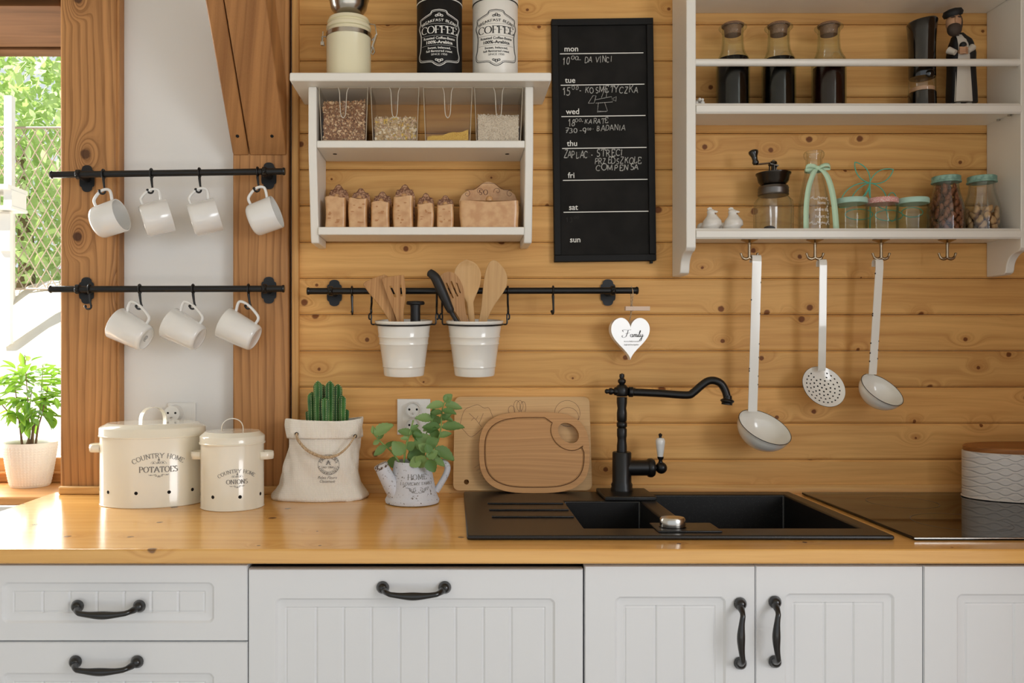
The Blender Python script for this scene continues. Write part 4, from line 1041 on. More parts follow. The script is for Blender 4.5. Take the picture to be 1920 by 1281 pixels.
# glazed ceramic spice boxes
CRP = [(0, 1), (.12, .98), (.26, .86), (.40, .66), (.52, .60), (.66, .62), (.78, .50), (.9, .42), (1, .06)]
def crest(hw, z0_, zp):
    n = 24; pts = []
    for i in range(n+1):
        s = -1+2*i/n; a = abs(s)
        y = next(q+(q2-q)*(a-p)/(p2-p) for (p, q), (p2, q2) in zip(CRP, CRP[1:]) if p <= a <= p2+1e-9)
        pts.append((s*hw, z0_+(zp-z0_)*max(.0, min(1, y))))
    return pts
def sbox(pa, pb, ptop, pcrest, label, big=False):
    d0 = .112; xa, xb = X(pa, d0), X(pb, d0); z0_ = zl1+.0004; t = thing('spice_box', label, 'box', ((xa+xb)/2, -.075, z0_), 'glazed ceramic boxes on the lower shelf')
    hw = (xb-xa)/2-.0015; h = Z(ptop, d0)-z0_; fy0, by = -.037, .03
    jit = random.uniform(-.002, .002)
    def fn(u, v):
        a = 2*pi*u; e = .25
        x = math.copysign(abs(math.cos(a))**e, math.cos(a)); y = math.copysign(abs(math.sin(a))**e, math.sin(a))
        wv = 1+.018*math.sin(v*5+pa)*1.0
        return (x*(hw-.0005)*wv*.97+jit*math.sin(v*3), (fy0+by)/2+y*(by-fy0)/2, v*h+(.002*math.sin(x*3+pa) if v > .99 else 0))
    mb = MB(); mb.grid(fn, 48, 12, True); o = len(mb.v); mb.f += [tuple(range(o-48, o)), tuple(range(47, -1, -1))]
    mesh_ob('box', recalc_mb(mb), M['terr'], t, smooth=50)
    cz = Z(pcrest, .035)-z0_+.004
    pts = [(-hw*.98, h*.3)]+crest(hw*.98, h+.009, cz)+[(hw*.98, h*.3)]
    recalc(mesh_ob('crest_plate', MB().prism(pts, by+.0005, by+.006), M['terr'] if big else M['terrd'], t, bevel=.001))
    mesh_ob('knob', MB().ball((0, fy0+.030 if not big else -.02, h+.005), .0065 if not big else .009, None, 12, 8, (1, 1, 1.2)), M['terr'], t)
    dm = DEC(); rs = random.Random(int(pa))
    for _ in range(7 if not big else 0):
        cx, cy, rx, ry = rs.uniform(-hw*.6, hw*.6), rs.uniform(.15*h, .85*h), rs.uniform(.0015, .005), rs.uniform(.0008, .0022)
        dm.fill([(cx+rx*math.cos(2*pi*i/10)*(1+.3*math.sin(i*2.3)), cy+ry*math.sin(2*pi*i/10)) for i in range(10)])
    if dm.v: stuff(dm.ob('glaze_spots', flatmap(fy0-.0010), M['terrs'], t))
    dm = DEC(); hh = cz-h
    for s in (-1, 1):
        dm.lines([[(s*x, y) for x, y in spiral(hw*.72, h+hh*.50, hh*.16, .001, 60, 500)]], .0009)
        dm.lines([[(s*x, y) for x, y in ((hw*.74, h+hh*.66), (hw*.52, h+hh*.66), (hw*.38, h+hh*.76), (hw*.2, h+hh*.92), (0, h+hh*.94))]], .0009)
        dm.lines([[(s*x, y) for x, y in spiral(hw*.3, h+hh*.60, hh*.16, .001, 200, -200)]], .0009)
    if big: dm.put(letters('SO', .012, .14, .07, False, .3), -.012, h+hh*.46)
    dm.ob('scroll_lines', flatmap(by+.0001), M['terrk'], t)
def recalc_mb(mb): return mb
for a, b, tp_, cr, lab, bg_ in ((606, 649, 369, 350, 'tall ceramic spice box standing against the shelf side panel', 0), (651, 690.5, 372, 357, 'ceramic spice box, second from the shelf side panel', 0), (693, 732, 378, 363, 'ceramic spice box between two taller ceramic boxes', 0),
                           (735, 777, 368, 350, 'tallest-crested ceramic spice box in the middle of the row', 0), (779, 814.5, 382, 366, 'short ceramic spice box with mottled crest, third from the big box end', 0), (816.5, 852.5, 384, 370, 'shortest ceramic spice box beside the wide box', 0), (859, 977, 377, 345, 'wide ceramic salt box with lettered scroll crest', 1)):
    sbox(a, b, tp_, cr, lab, bool(bg_))

# ================================================================== CHALKBOARD PLANNER
bd0 = .018
c = at(1132.5, 262, bd0); W2, H2 = 191*k(bd0)/2, 456*k(bd0)/2
t = thing('chalkboard', 'black framed chalkboard week planner with white day names', 'chalkboard', c); t.rotation_euler = (0, R(-.75), 0)
fw = .0165
for x0_, x1_, za, zb_ in ((-W2, W2, H2-fw, H2), (-W2, W2, -H2, -H2+fw), (-W2, -W2+fw, -H2+fw, H2-fw), (W2-fw, W2, -H2+fw, H2-fw)):
    mesh_ob('frame_bar', MB().box(x0_, x1_, 0, .0175, za, zb_), M['boardframe'], t, bevel=.0015)
mesh_ob('board', MB().box(-W2+fw, W2-fw, .006, .0175, -H2+fw, H2-fw), M['board'], t)
kb_ = k(bd0); mp = flatmap(.0057)
dm = DEC()
for i, (nm, py, px) in enumerate((('mon', 94, 1058), ('tue', 153, 1059), ('wed', 212, 1060), ('thu', 272, 1061), ('fri', 332, 1062), ('sat', 392, 1063), ('sun', 453, 1064))):
    dm.put(typed(nm, .0195, .012, 'LEFT'), (px-1130)*kb_, (262-py)*kb_)
    if nm != 'sun': dm.lines([[((1050-1130+i*.6)*kb_, (262-py-4.5)*kb_), ((1207-1130+i*1.2)*kb_, (262-py-4.5)*kb_)]], .0022)
dm.ob('day_print', mp, M['inkw'], t)
def chalk(parts, name='chalk_note', mat='chalk', y=.0057):
    dm = DEC()
    for txt, px, py, hpx, wpx in parts:
        v, f = letters(txt, hpx*kb_, .13, .13, False, .2, jitter=1.0, slant=.08)
        wd = max(p[0] for p in v)-min(p[0] for p in v); s = wpx*kb_/wd
        dm.put(([(p[0]*s, p[1]) for p in v], f), (px+wpx/2-1130)*kb_, (262-py)*kb_)
    return dm.ob(name, flatmap(y), M[mat], t)
chalk([('10', 1055, 118, 14, 13), ('00', 1071, 110, 7, 14), ('-', 1086, 114, 8, 6), ('DA VINCI', 1096, 115, 11, 51)])
chalk([('15', 1054, 175, 15, 14), ('00', 1071, 166, 7, 13), ('- KOSMETYCZKA', 1085, 173, 12, 110)])
chalk([('18', 1063, 235, 13, 13), ('00', 1077, 227, 6, 12), ('-KARATE', 1089, 230, 9, 50)])
chalk([('730-', 1058, 247, 9, 30), ('9', 1091, 248, 11, 7), ('00-', 1099, 243, 5, 12), ('BADANIA', 1117, 244, 10, 54)])
chalk([('ZAPLAC -', 1055, 294, 13, 54), ('STRECI', 1117, 292, 13, 48)]); chalk([('PRZEDSZKOLE', 1112, 306, 11, 88)]); chalk([('COMPENSA', 1115, 319, 11, 80)])
def pp(*q): return [((x-1130)*kb_, (262-y)*kb_) for x, y in q]
dm = DEC(); dm.lines([pp((1102, 192), (1111, 178), (1117, 178), (1113, 192), (1102, 192)), pp((1114, 186), (1146, 180), (1148, 190), (1116, 192)), pp((1121, 192), (1133, 191), (1138, 207), (1119, 209), (1121, 192)), pp((1127, 182), (1133, 166), (1138, 166), (1136, 181)), pp((1148, 184), (1155, 180), (1154, 189), (1149, 186)), pp((1120, 207), (1136, 208))], .0012)
dm.ob('chalk_drawing', mp, M['chalk'], t)
for cx, cy, rx, ry in ((1090, 288, 16, 6), (1140, 277, 22, 2)):
    dm = DEC()
    for i in range(7): dm.lines([pp((cx-rx+i*2, cy+ry*math.sin(i)), (cx, cy-ry+i*1.5), (cx+rx-i, cy+ry*math.cos(i*2)))], .0016)
    dm.ob('chalk_smear', flatmap(.0058), M['chalkfaint'], t)
chalk([('13', 1058, 415, 9, 12), ('00', 1072, 409, 5, 10)], 'faint_chalk_note', 'chalkfaint', .0058)
mesh_ob('corner_tab', MB().box(W2-.014, W2-.008, .004, .014, -H2-.006, -H2), M['boardframe'], t)

# ================================================================== RIGHT WALL CUPBOARD
cd = .127
zs0, zs1 = Z(448, cd), Z(428, cd); zu0, zu1 = Z(213, cd), Z(193, cd)
xl0, xl1, xr0, xr1 = X(1287, cd), X(1305, cd), 1.321, 1.341
t = thing('wall_cupboard', 'open white wall cupboard with two shelves and a rail', 'shelf', (xl0, 0, Z(520, 0)))
bz = t.location.z; bx = xl0
for xa, xb in ((xl0, xl1), (xr0, xr1)):
    fz = Z(464, cd)-bz; pr = [(-.0005, 2.4-bz), (-cd, 2.4-bz), (-cd, fz), (-cd+.006, fz-.006)]
    for i in range(9):
        a = R(90*i/8); pr.append((-cd+.010+.042*math.sin(a)*1.0-.0*i, fz-.008-(fz-.020)*(1-math.cos(a))))
    pr += [(-cd+.055, .004), (-.062, 0), (-.0005, 0)]
    n = len(pr); vs = [(xx-bx, y, z) for xx in (xa, xb) for y, z in pr]
    mb = MB().add(vs, [tuple(range(n)), tuple(range(2*n-1, n-1, -1))]+[(i, n+i, n+(i+1) % n, (i+1) % n) for i in range(n)])
    recalc(mesh_ob('side_panel', mb, M['shelfw'], t, smooth=30, bevel=.002))
for z0_, z1_ in ((zs0, zs1), (zu0, zu1)):
    mesh_ob('shelf_board', MB().box(xl1-bx, xr0-bx, -cd+.012, -.0005, z1_-.018-bz, z1_-.006-bz), M['shelfw'], t, bevel=.001)
    pr = [(-cd+.0115, z0_-bz+.002), (-cd+.002, z0_-bz), (-cd-.002, z0_-bz+.004), (-cd-.002, z1_-bz-.007), (-cd+.002, z1_-bz-.004), (-cd+.004, z1_-bz), (-cd+.0115, z1_-bz)]
    n = len(pr); vs = [(xx-bx, y, z) for xx in (xl1+.0005, xr0-.0005) for y, z in pr]
    mb = MB().add(vs, [tuple(range(n)), tuple(range(2*n-1, n-1, -1))]+[(i, n+i, n+(i+1) % n, (i+1) % n) for i in range(n)])
    recalc(mesh_ob('front_lip', mb, M['shelfw'], t, smooth=30))
mesh_ob('top_board', MB().box(xl1-bx, xr0-bx, -cd, -.0005, Z(25.5, 0)-bz, Z(25.5, 0)+.02-bz), M['shelfw'], t, bevel=.002)
mesh_ob('guard_rail', MB().tube([(xl1-bx, -cd+.010, Z(117.5, cd-.01)-bz), (xr0-bx, -cd+.010, Z(117.5, cd-.01)-bz)], .0085, 20), M['shelfw'], t)
for d_, pz in ((.095, zu0), (.055, zu0)): mesh_ob('shelf_pin', MB().lathe([(0, 0), (.004, 0), (.004, .004), (0, .004)], 12, T(xr0-.006-bx, -d_, pz+.003-bz)), M['steel'], t)
SHU, SHL = zu1-.006+.0004, zs1-.006+.0004      # standing heights on the two shelves
ID = .066
# carafes with cork stoppers
def carafe(px, label, lvl, liq):
    t = thing('glass_carafe', label, 'carafe', (X(px, ID), -ID, SHU), 'stoppered carafes on the upper shelf'); r = .039
    def wall_(o): return [(r-o, .01+o), (r-o, .115-o*.3), (r*.95-o, .126), (r*.78-o, .138), (r*.68-o, .150), (r*.64-o, .165), (r*.62-o, .188), (r*.68-o, .197)]
    mesh_ob('glass', MB().lathe([(0, 0), (r-.004, 0), (r, .005)]+wall_(0)+[(r*.80, .2005), (r*.83, .203), (r*.82, .206), (r*.60, .206)]+wall_(.0025)[::-1]+[(0, .008)], 48), M['glassg'], t, smooth=40)
    h = Z(lvl, ID)-SHU
    mesh_ob('liquid', MB().lathe([(0, .0085), (r-.005, .0085), (r-.0032, .013), (r-.0032, h), (0, h)], 40), liq, t, smooth=40)
    mesh_ob('stopper', MB().lathe([(0, .186), (.0190, .186), (.0205, .206), (.0255, .2063), (.0262, .210), (.022, .213), (0, .2135)], 32), M['cork'], t, smooth=30)
    mesh_ob('embossed_ring', MB().tube([(.011*math.cos(a*pi/12), -r-.0002, .122+.011*math.sin(a*pi/12)) for a in range(24)], .0012, 6, closed=True), M['glassg'], t)
carafe(1374, 'stoppered glass carafe of dark syrup beside the string of beads', 112, M['winedark'])
carafe(1460, 'stoppered glass carafe of dark syrup in the middle of three', 113, M['winedark'])
carafe(1554, 'stoppered glass carafe of dark red syrup, least full of three', 128, M['winered'])
# beads
t = thing('bead_string', 'little pile of small white beads against the cupboard side', 'beads', (xl1+.02, -.09, SHU)); bm = MB()
for i in range(64):
    lvl_ = 0 if i < 26 else 1 if i < 48 else 2
    bm.ball((random.uniform(-.0155, .019-.008*lvl_), random.uniform(-.018, .03), .0036+lvl_*.0062+(.004 if lvl_ else 0)), .0036, None, 10, 6)
stuff(mesh_ob('beads', bm, M['beads'], t))
# pepper mill
t = thing('pepper_mill', 'tall black electric pepper mill with a clear band', 'mill', (X(1729, ID), -ID, SHU))
mesh_ob('base', MB().lathe([(0, 0), (.031, 0), (.0315, .004), (.0305, .046), (.0290, .048), (0, .048)], 40), M['millblack'], t)
mesh_ob('window', MB().lathe([(.0292, .0482), (.0296, .050), (.0296, .080), (.0288, .0815)], 40), M['glass'], t)
mesh_ob('grains', MB().lathe([(0, .0485), (.027, .0485), (.027, .058), (.015, .062), (0, .064)], 24), M['peppercorn'], t)
def ml(p):
    x, y, z = p; f = max(0, (z-.15)/.08); return (x*(1+.0*f), y, z+.004*(x/.03)*max(0, (z-.15)/.07))
mesh_ob('body', MB().lathe([(0, .0825), (.0290, .0825), (.0295, .084), (.0292, .12), (.0296, .155), (.0315, .19), (.034, .215), (.032, .2195), (.025, .2215), (0, .222)], 40, None, ml), M['millblack'], t, smooth=45)
mesh_ob('light_cover', MB().ball((.004, -.0262, .087), .012, None, 16, 10, (1, .5, .9)), M['millblack'], t)
# carved figurine
fx0 = X(1797, ID); t = thing('carved_figurine', 'carved wooden bearded figurine in black coat and cap', 'figurine', (fx0, -ID, SHU)); kf = k(ID)
def fz(py): return Z(py, ID)-SHU
def fX(px): return X(px, ID)-fx0
for px in (1791, 1812): mesh_ob('foot', MB().box(fX(px)-.006, fX(px)+.006, -.014, .010, 0, .024), M['robe'], t, bevel=.002)
def body(u, v):
    a = 2*pi*u; z = .021+v*(fz(63)-.021); s = v
    cx = fX(1803)+(-.004 if v > .9 else 0)-.002*v; hw_ = [(.0, .034), (.15, .0335), (.5, .031), (.7, .032), (.88, .026), (.96, .016), (1.0, .010)]
    for (p, q), (p2, q2) in zip(hw_, hw_[1:]):
        if p <= v <= p2: ww = q+(q2-q)*(v-p)/(p2-p); break
    e = .6; x = math.copysign(abs(math.cos(a))**e, math.cos(a)); y = math.copysign(abs(math.sin(a))**e, math.sin(a))
    return (cx+x*ww*.94, y*ww*.72, z)
mb = MB(); mb.grid(body, 32, 20, True); o = len(mb.v); mb.f += [tuple(range(o-32, o)), tuple(range(31, -1, -1))]
mesh_ob('coat', mb, M['coat'], t, smooth=40)
def robe(u, v):
    z = .020+v*(fz(68)-.020); q = body(.75, max(0.0, min(1, v)))
    wl = -.024+.010*v; wr = .012+.004*(1-v)-.004*v
    x = fX(1797)+wl+(wr-wl)*u+.002; y = q[1]-.0016-.0025*math.sin(pi*u); return (x, y, z)
mb = MB(); mb.grid(robe, 10, 12); nb = len(mb.v); mb.grid(lambda u, v: tuple(Vector(robe(u, v))+Vector((0, .006, 0))), 10, 12)
mb.add([robe(0, 0), robe(1, 0), tuple(Vector(robe(1, 0))+Vector((0, .006, 0))), tuple(Vector(robe(0, 0))+Vector((0, .006, 0)))], [(0, 1, 2, 3)])
mesh_ob('robe', mb, M['robe'], t, smooth=40)
hd = Vector((fX(1784), -.008, fz(45)))
mesh_ob('head', MB().ball(hd, .0175, None, 18, 12, (.95, 1, 1.35)), M['skin'], t)
mesh_ob('nose', MB().ball(hd+Vector((-.004, -.018, .001)), .0042, None, 10, 8, (.8, 1, 1.9)), M['skin'], t)
for s in (-1, 1): mesh_ob('brow', MB().ball(hd+Vector((-.003+s*.008, -.0155, .008)), .0045, None, 10, 6, (1.3, .5, .45)), M['beard'], t)
mesh_ob('beard', MB().ball(hd+Vector((-.002, -.007, -.019)), .0155, None, 16, 10, (1.05, .95, 1.05)), M['beard'], t)
mesh_ob('hair', MB().ball(hd+Vector((.014, .004, -.001)), .011, None, 12, 8, (.75, 1.2, 2.0)), M['beard'], t)
mesh_ob('cap', MB().lathe([(0, -.002), (.0195, -.004), (.0225, .003), (.019, .011), (.008, .0145), (0, .015)], 20, Matrix.Translation(hd+Vector((-.001, 0, .0185))) @ RY(-14) @ RX(8)), M['coat'], t, smooth=50)
hm_ = MB(); hp = Vector((fX(1790), -.030, fz(104)))
hm_.ball(hp+Vector((.002, .004, 0)), .0085, None, 12, 8, (1.2, .8, .8))
for i in range(4): hm_.tube([hp+Vector((.011, -.002, -.006+.0042*i)), hp+Vector((.002, -.0075, -.0065+.0042*i)), hp+Vector((-.009, -.004, -.006+.0042*i))], .0022, 8)
hm_.tube([hp+Vector((-.006, 0, .004)), hp+Vector((-.003, -.006, .009)), hp+Vector((.004, -.007, .009))], .0023, 8)
mesh_ob('hands', hm_, M['skin'], t)
for s, a, b in ((-1, (-.016, .0, -.004), (-.026, .012, .006)), (1, (.014, .002, 0), (.030, .010, .012))): mesh_ob('sleeve', MB().tube([hp+Vector(a), hp+Vector(b)], [.0062, .0085], 12), M['robe'], t)
mesh_ob('held_ball', MB().ball(hp+Vector((0, -.003, .0125)), .0078, None, 14, 10), M['coat'], t)
# ---- lower shelf
def bird(px, label, s=1, turn=0):
    t = thing('ceramic_bird', label, 'figurine', (X(px, .085), -.085, SHL), 'ceramic birds on the lower shelf', (0, 0, R(turn)))
    def bf(u, v):
        a = 2*pi*u; prof = [(0, .006), (.08, .017), (.3, .0225), (.5, .0205), (.68, .0125), (.78, .0098), (.88, .0105), (.97, .006), (1, .001)]
        for (p, q), (p2, q2) in zip(prof, prof[1:]):
            if p <= v <= p2: r_ = q+(q2-q)*(v-p)/(p2-p); break
        lean = .004*math.sin(v*3)+(-.003 if v < .3 else 0)
        return (r_*math.cos(a)*1.02+lean, r_*math.sin(a)*.85, v*.058)
    mb = MB(); mb.grid(bf, 24, 22, True); mb.f.append(tuple(range(23, -1, -1)))
    mesh_ob('body', mb, M['bird'], t, smooth=70)
    mesh_ob('tail', MB().ball((-.0195, .006, .016), .010, None, 12, 8, (1.2, .6, 1.1)), M['bird'], t)
    mesh_ob('beak', MB().lathe([(.0035, 0), (.002, .006), (0, .009)], 10, T(.010, -.004, .050) @ RZ(-25) @ RY(100)), M['bird'], t)
    mb = MB()
    for i in range(3): mb.ball((.001-.003*i, 0, .0585+.001*math.sin(i*2)), .003, None, 8, 6)
    mesh_ob('comb', mb, M['bird'], t)
    mesh_ob('wattle', MB().ball((.0105, -.004, .044), .0026, None, 8, 6, (1, 1, 2)), M['cork'], t)
bird(1332, 'small white ceramic bird standing against the cupboard side', turn=-20); bird(1372, 'small white ceramic bird beside the hand-crank grinder', turn=-12)
# hand grinder on a square jar
t = thing('hand_grinder', 'hand-crank coffee grinder with dark hopper on a glass jar', 'grinder', (X(1450, ID), -ID, SHL)); 
def sq(e, w_): 
    def f(p):
        x, y, z = p; r_ = math.hypot(x, y)
        if r_ < 1e-6: return p
        a = math.atan2(y, x)+pi/8; ee = e if z < .085 else 1.0
        return (r_*math.copysign(abs(math.cos(a))**ee, math.cos(a)), r_*math.copysign(abs(math.sin(a))**ee, math.sin(a)), z)
    return f
rj = .040
mesh_ob('glass_jar', MB().lathe([(0, 0), (rj-.004, 0), (rj, .005), (rj*1.02, .06), (rj*.98, .078), (rj*.84, .090), (rj*.80, .096), (rj*.78, .096), (rj*.9, .078), (rj-.003, .058), (rj-.004, .008), (0, .006)], 48, RZ(10), sq(.62, rj)), M['glass'], t, smooth=45)
mesh_ob('screw_collar', MB().lathe([(0, .092), (.034, .092), (.0355, .094), (.0345, .099), (.0355, .101), (.0345, .107), (.0355, .109), (.0335, .1145), (.028, .1155), (0, .1155)], 40), M['pewter'], t, smooth=40)
mesh_ob('hopper', MB().lathe([(.020, .116), (.028, .117), (.0345, .126), (.0375, .140), (.0405, .1435), (.0405, .146), (.0370, .1455), (.033, .13), (.024, .121), (0, .120)], 44), M['gunmetal'], t, smooth=45)
st_ = MB()
for a in range(3): st_.tube([(.009*math.cos(a*2.1+.4), .009*math.sin(a*2.1+.4), .12), (.009*math.cos(a*2.1+.4), .009*math.sin(a*2.1+.4), .166)], .0018, 6)
st_.box(-.011, .011, -.008, .008, .146, .149); st_.lathe([(.005, .12), (.005, .168), (.009, .169), (.008, .174), (0, .176)], 14); st_.box(-.010, .010, -.008, .008, -.0015, .0015, T(0, 0, .1655) @ RY(14))
mesh_ob('bridge', st_, M['gunmetal'], t)
mesh_ob('crank', MB().tube([(0, 0, .172), (-.045, -.01, .1655)], [.0026, .0022], 8).ball((0, 0, .174), .005), M['steel'], t)
mesh_ob('crank_knob', MB().lathe([(0, 0), (.006, .001), (.008, .006), (.006, .012), (.007, .020), (.0115, .029), (.0112, .034), (.006, .037), (0, .037)], 20, T(-.045, -.01, .164) @ RY(-12)), M['millblack'], t, smooth=60)
mesh_ob('coffee_lump', MB().ball((-.014, -.012, .012), .011, None, 12, 8, (1.3, 1, .6)), M['soil'], t)
# bottle with ribbon
t = thing('glass_bottle', 'clear glass bottle with mint ribbon bow and white lettering', 'bottle', (X(1526, ID), -ID, SHL)); rb_ = .0355
def bw(o): return [(rb_-o, .006+o), (rb_-o, .055), (rb_*.97-o, .075), (rb_*.80-o, .112), (rb_*.60-o, .143), (rb_*.53-o, .155), (rb_*.52-o, .180)]
mesh_ob('glass', MB().lathe([(0, 0), (rb_-.004, 0), (rb_, .004)]+bw(0)+[(rb_*.6, .182), (rb_*.66, .188), (rb_*.66, .193), (rb_*.58, .198), (rb_*.48, .198)]+bw(.0028)[::-1]+[(0, .007)], 48), M['glass'], t, smooth=50)
def onb(u, v):
    z = v; pts = bw(0); r_ = pts[0][0]
    for (r0, z0__), (r1, z1__) in zip(pts, pts[1:]):
        if z0__ <= z <= z1__: r_ = r0+(r1-r0)*(z-z0__)/(z1__-z0__); break
    a = -pi/2+u/rb_; return ((r_+.0005)*math.cos(a), (r_+.0005)*math.sin(a), z)
dm = DEC()
for s, yy, ww in (('home', .066, .02), ('where the', .050, .034), ('heart is', .034, .030)): dm.put(typed(s, .012, .0, maxw=ww), .004, yy)
for cx, cy, n, sp in ((0, .081, 11, .02), (.002, .022, 13, .024), (.021, .05, 1, 0)):
    for i in range(n):
        q = (i/(max(1, n-1))-.5)*2*sp
        dm.lines([spiral(cx+q, cy+.002*math.sin(i*1.9), .0028, .0006, 70*i, 70*i+330, 8)], .0009)
for i in range(9): dm.lines([spiral(.021+.002*math.sin(i), .026+.0062*i, .003, .0005, 90*i, 90*i+300, 8)], .0012)
dm.ob('white_lettering', onb, M['inkw'], t)
rbn = MB()
def strip(path, wv, mb):
    P_ = spline(path, 6); vs = []; n = len(P_)
    for p in P_: vs += [tuple(p-Vector(wv)), tuple(p+Vector(wv))]
    mb.add(vs, [(2*i, 2*i+1, 2*i+3, 2*i+2) for i in range(n-1)])
strip([(-.004, -.0215, .154), (-.016, -.030, .135), (-.027, -.034, .105), (-.0335, -.036, .06), (-.0345, -.037, .003)], (.0066, .001, .0), rbn)
strip([(.004, -.0215, .154), (.016, -.030, .137), (.026, -.034, .105), (.033, -.036, .06), (.037, -.037, .002)], (.0066, -.001, .0), rbn)
strip([(0, -.022, .154), (-.012, -.028, .158), (-.026, -.027, .158), (-.030, -.024, .152), (-.022, -.022, .150), (0, -.022, .154)], (0, -.001, .0045), rbn)
strip([(0, -.022, .154), (.012, -.028, .160), (.024, -.027, .160), (.028, -.024, .154), (.020, -.022, .153), (0, -.022, .154)], (0, .001, .0042), rbn)
strip([(.0205*math.cos(a*pi/8), .0205*math.sin(a*pi/8), .1535) for a in range(17)], (0, 0, .004), rbn); rbn.ball((0, -.0235, .154), .0052, None, 10, 8, (1.1, .6, 1))
o = mesh_ob('ribbon', rbn, M['mint'], t, smooth=60); sm = o.modifiers.new('cloth', 'SOLIDIFY'); sm.thickness = .0005
# lidded jars
def jar(px, label, lid):
    t = thing('glass_jar', label, 'jar', (X(px, .075), -.075, SHL), 'low lidded jars'); r = .0355
    mesh_ob('glass', MB().lathe([(0, 0), (r-.003, 0), (r, .004), (r, .062), (r*.95, .066), (r*.95, .071), (r*.88, .071), (r-.0025, .06), (r-.0025, .007), (0, .005)], 44), M['glassg'], t, smooth=45)
    mesh_ob('lid', MB().lathe([(0, .0705), (r*.99, .0705), (r*1.02, .072), (r*1.02, .081), (r*.97, .0835), (r*.8, .083), (0, .083)], 44), lid, t, smooth=40)
jar(1596, 'low empty glass jar with pale mint lid beside the ribbon bottle', M['mintlid']); jar(1653.5, 'low empty glass jar with pink speckled lid', M['pinklid']); jar(1711, 'low empty glass jar with pale mint lid beside the almond bottle', M['mintlid'])
# wire flower
fc = at(1631, 343, .018); t = thing('wire_flower', 'turquoise wire flower standing behind the lidded jars', 'ornament', (fc.x, -.018, SHL)); h0 = fc.z-SHL; kw = k(.018)
def petal(tip, wd, parent):
    a = Vector((tip[0]*kw, 0, -tip[1]*kw)); n = Vector((-a.z, 0, a.x)).normalized()*wd*kw; p0 = Vector((0, 0, h0)); c_ = []
    for i in range(13): s = i/12; c_.append(p0+a*s+n*math.sin(pi*s)**.8)
    for i in range(12, -1, -1): s = i/12; c_.append(p0+a*s-n*math.sin(pi*s)**.8)
    mesh_ob('petal', MB().tube(c_, .0013, 6), M['teal'], parent)
for tip, wd in (((-28, -39), 10), ((44, -25), 11), ((-58, 46), 16), ((30, 50), 14), ((-38, 40), 8)): petal(tip, wd, t)
mesh_ob('stem', MB().tube([(0, 0, h0), (.001, 0, h0*.5), (0, 0, .001)], .0016, 6), M['teal'], t)
lf = MB()
for cx, pyc, rx, ry in ((42, 388, 11, 27), (-20, 402, 26, 10), (36, 404, 26, 10), (80, 398, 20, 9)):
    lf.tube([(cx*kw+rx*kw*math.cos(a*pi/10), .001, Z(pyc, .018)-SHL+ry*kw*math.sin(a*pi/10)) for a in range(20)], .0012, 6, closed=True)
mesh_ob('leaf_loops', lf, M['teal'], t); mesh_ob('foot', MB().tube([(.03*math.cos(a*pi/8), .0+.012*math.sin(a*pi/8), .0014) for a in range(16)], .0014, 6, closed=True), M['teal'], t)
# nut bottles
def nutjar(px, label, r=.0405):
    t = thing('nut_bottle', label, 'bottle', (X(px, ID), -ID, SHL), 'bottles of nuts'); 
    def wl_(o): return [(r-o, .006+o), (r-o, .05), (r*.93-o, .07), (r*.74-o, .097), (r*.68-o, .112), (r*.68-o, .122)]
    mesh_ob('glass', MB().lathe([(0, 0), (r-.004, 0), (r, .004)]+wl_(0)+wl_(.0024)[::-1]+[(0, .0065)], 48), M['glass'], t, smooth=45)
    mesh_ob('lid', MB().lathe([(0, .1225), (r*.70, .1225), (r*.80, .1228), (r*.80, .126), (r*.77, .127), (r*.77, .137), (r*.72, .1385), (0, .138)], 44), M['agelid'], t, smooth=30)
    return t, wl_
def nutmesh(name, mat, sx, sy, sz):
    mb = MB(); mb.ball((0, 0, 0), 1, None, 10, 7); mb.v = [((x+(.15*(1-z*z)*0))*sx*(1-.25*z if abs(z) < 1 else 1), y*sy, z*sz) for x, y, z in mb.v]
    o = mesh_ob(name, mb, mat, smooth=60); return o
def fillnuts(name, label, group, tj, wl_, mat, sz3, layers, top, dz, per):
    first = None; prof = wl_(.0024)
    for L in range(layers):
        z = .0078+sz3[0]+L*dz
        rr_ = prof[0][0]
        for (r0, za), (r1, zb_) in zip(prof, prof[1:]):
            if za <= z <= zb_: rr_ = r0+(r1-r0)*(z-za)/(zb_-za); break
        if L == 0: rr_ -= .001
        for ring, n in ((rr_-sz3[1]-.0012, max(5, int(per*rr_/.038))), (rr_*.35, 3)):
            for i in range(n):
                a = 2*pi*(i+.5*(L % 2)+random.uniform(-.15, .15))/n
                if first is None: o = nutmesh(name, mat, *sz3); first = o
                else: o = first.copy(); COL.objects.link(o)
                tag(o, label, 'nut', group)
                o.location = Vector(tj.location)+Vector((ring*math.cos(a), ring*math.sin(a), z+random.uniform(-.001, .001)))
                o.rotation_euler = (Matrix.Rotation(a, 3, 'Z') @ Matrix.Rotation(R(90), 3, 'Y') @ Matrix.Rotation(random.uniform(-.9, .9)+pi/2, 3, 'Z').inverted() @ Matrix.Rotation(random.uniform(-.12, .12), 3, 'Y') @ Matrix.Rotation(R(90), 3, 'X')).to_euler()
tj, wl_ = nutjar(1774, 'glass bottle packed with almonds and a worn mint lid')
fillnuts('almond', 'brown almond packed in the glass bottle', 'almonds in the bottle', tj, wl_, M['almond'], (.0055, .0038, .0095), 11, .12, .0098, 10)
tj, wl_ = nutjar(1841, 'glass bottle a third full of brazil nuts with a worn mint lid')
fillnuts('brazil_nut', 'pale brazil nut lying in the glass bottle', 'brazil nuts in the bottle', tj, wl_, M['brazil'], (.0082, .0058, .0145), 4, .06, .0125, 7)
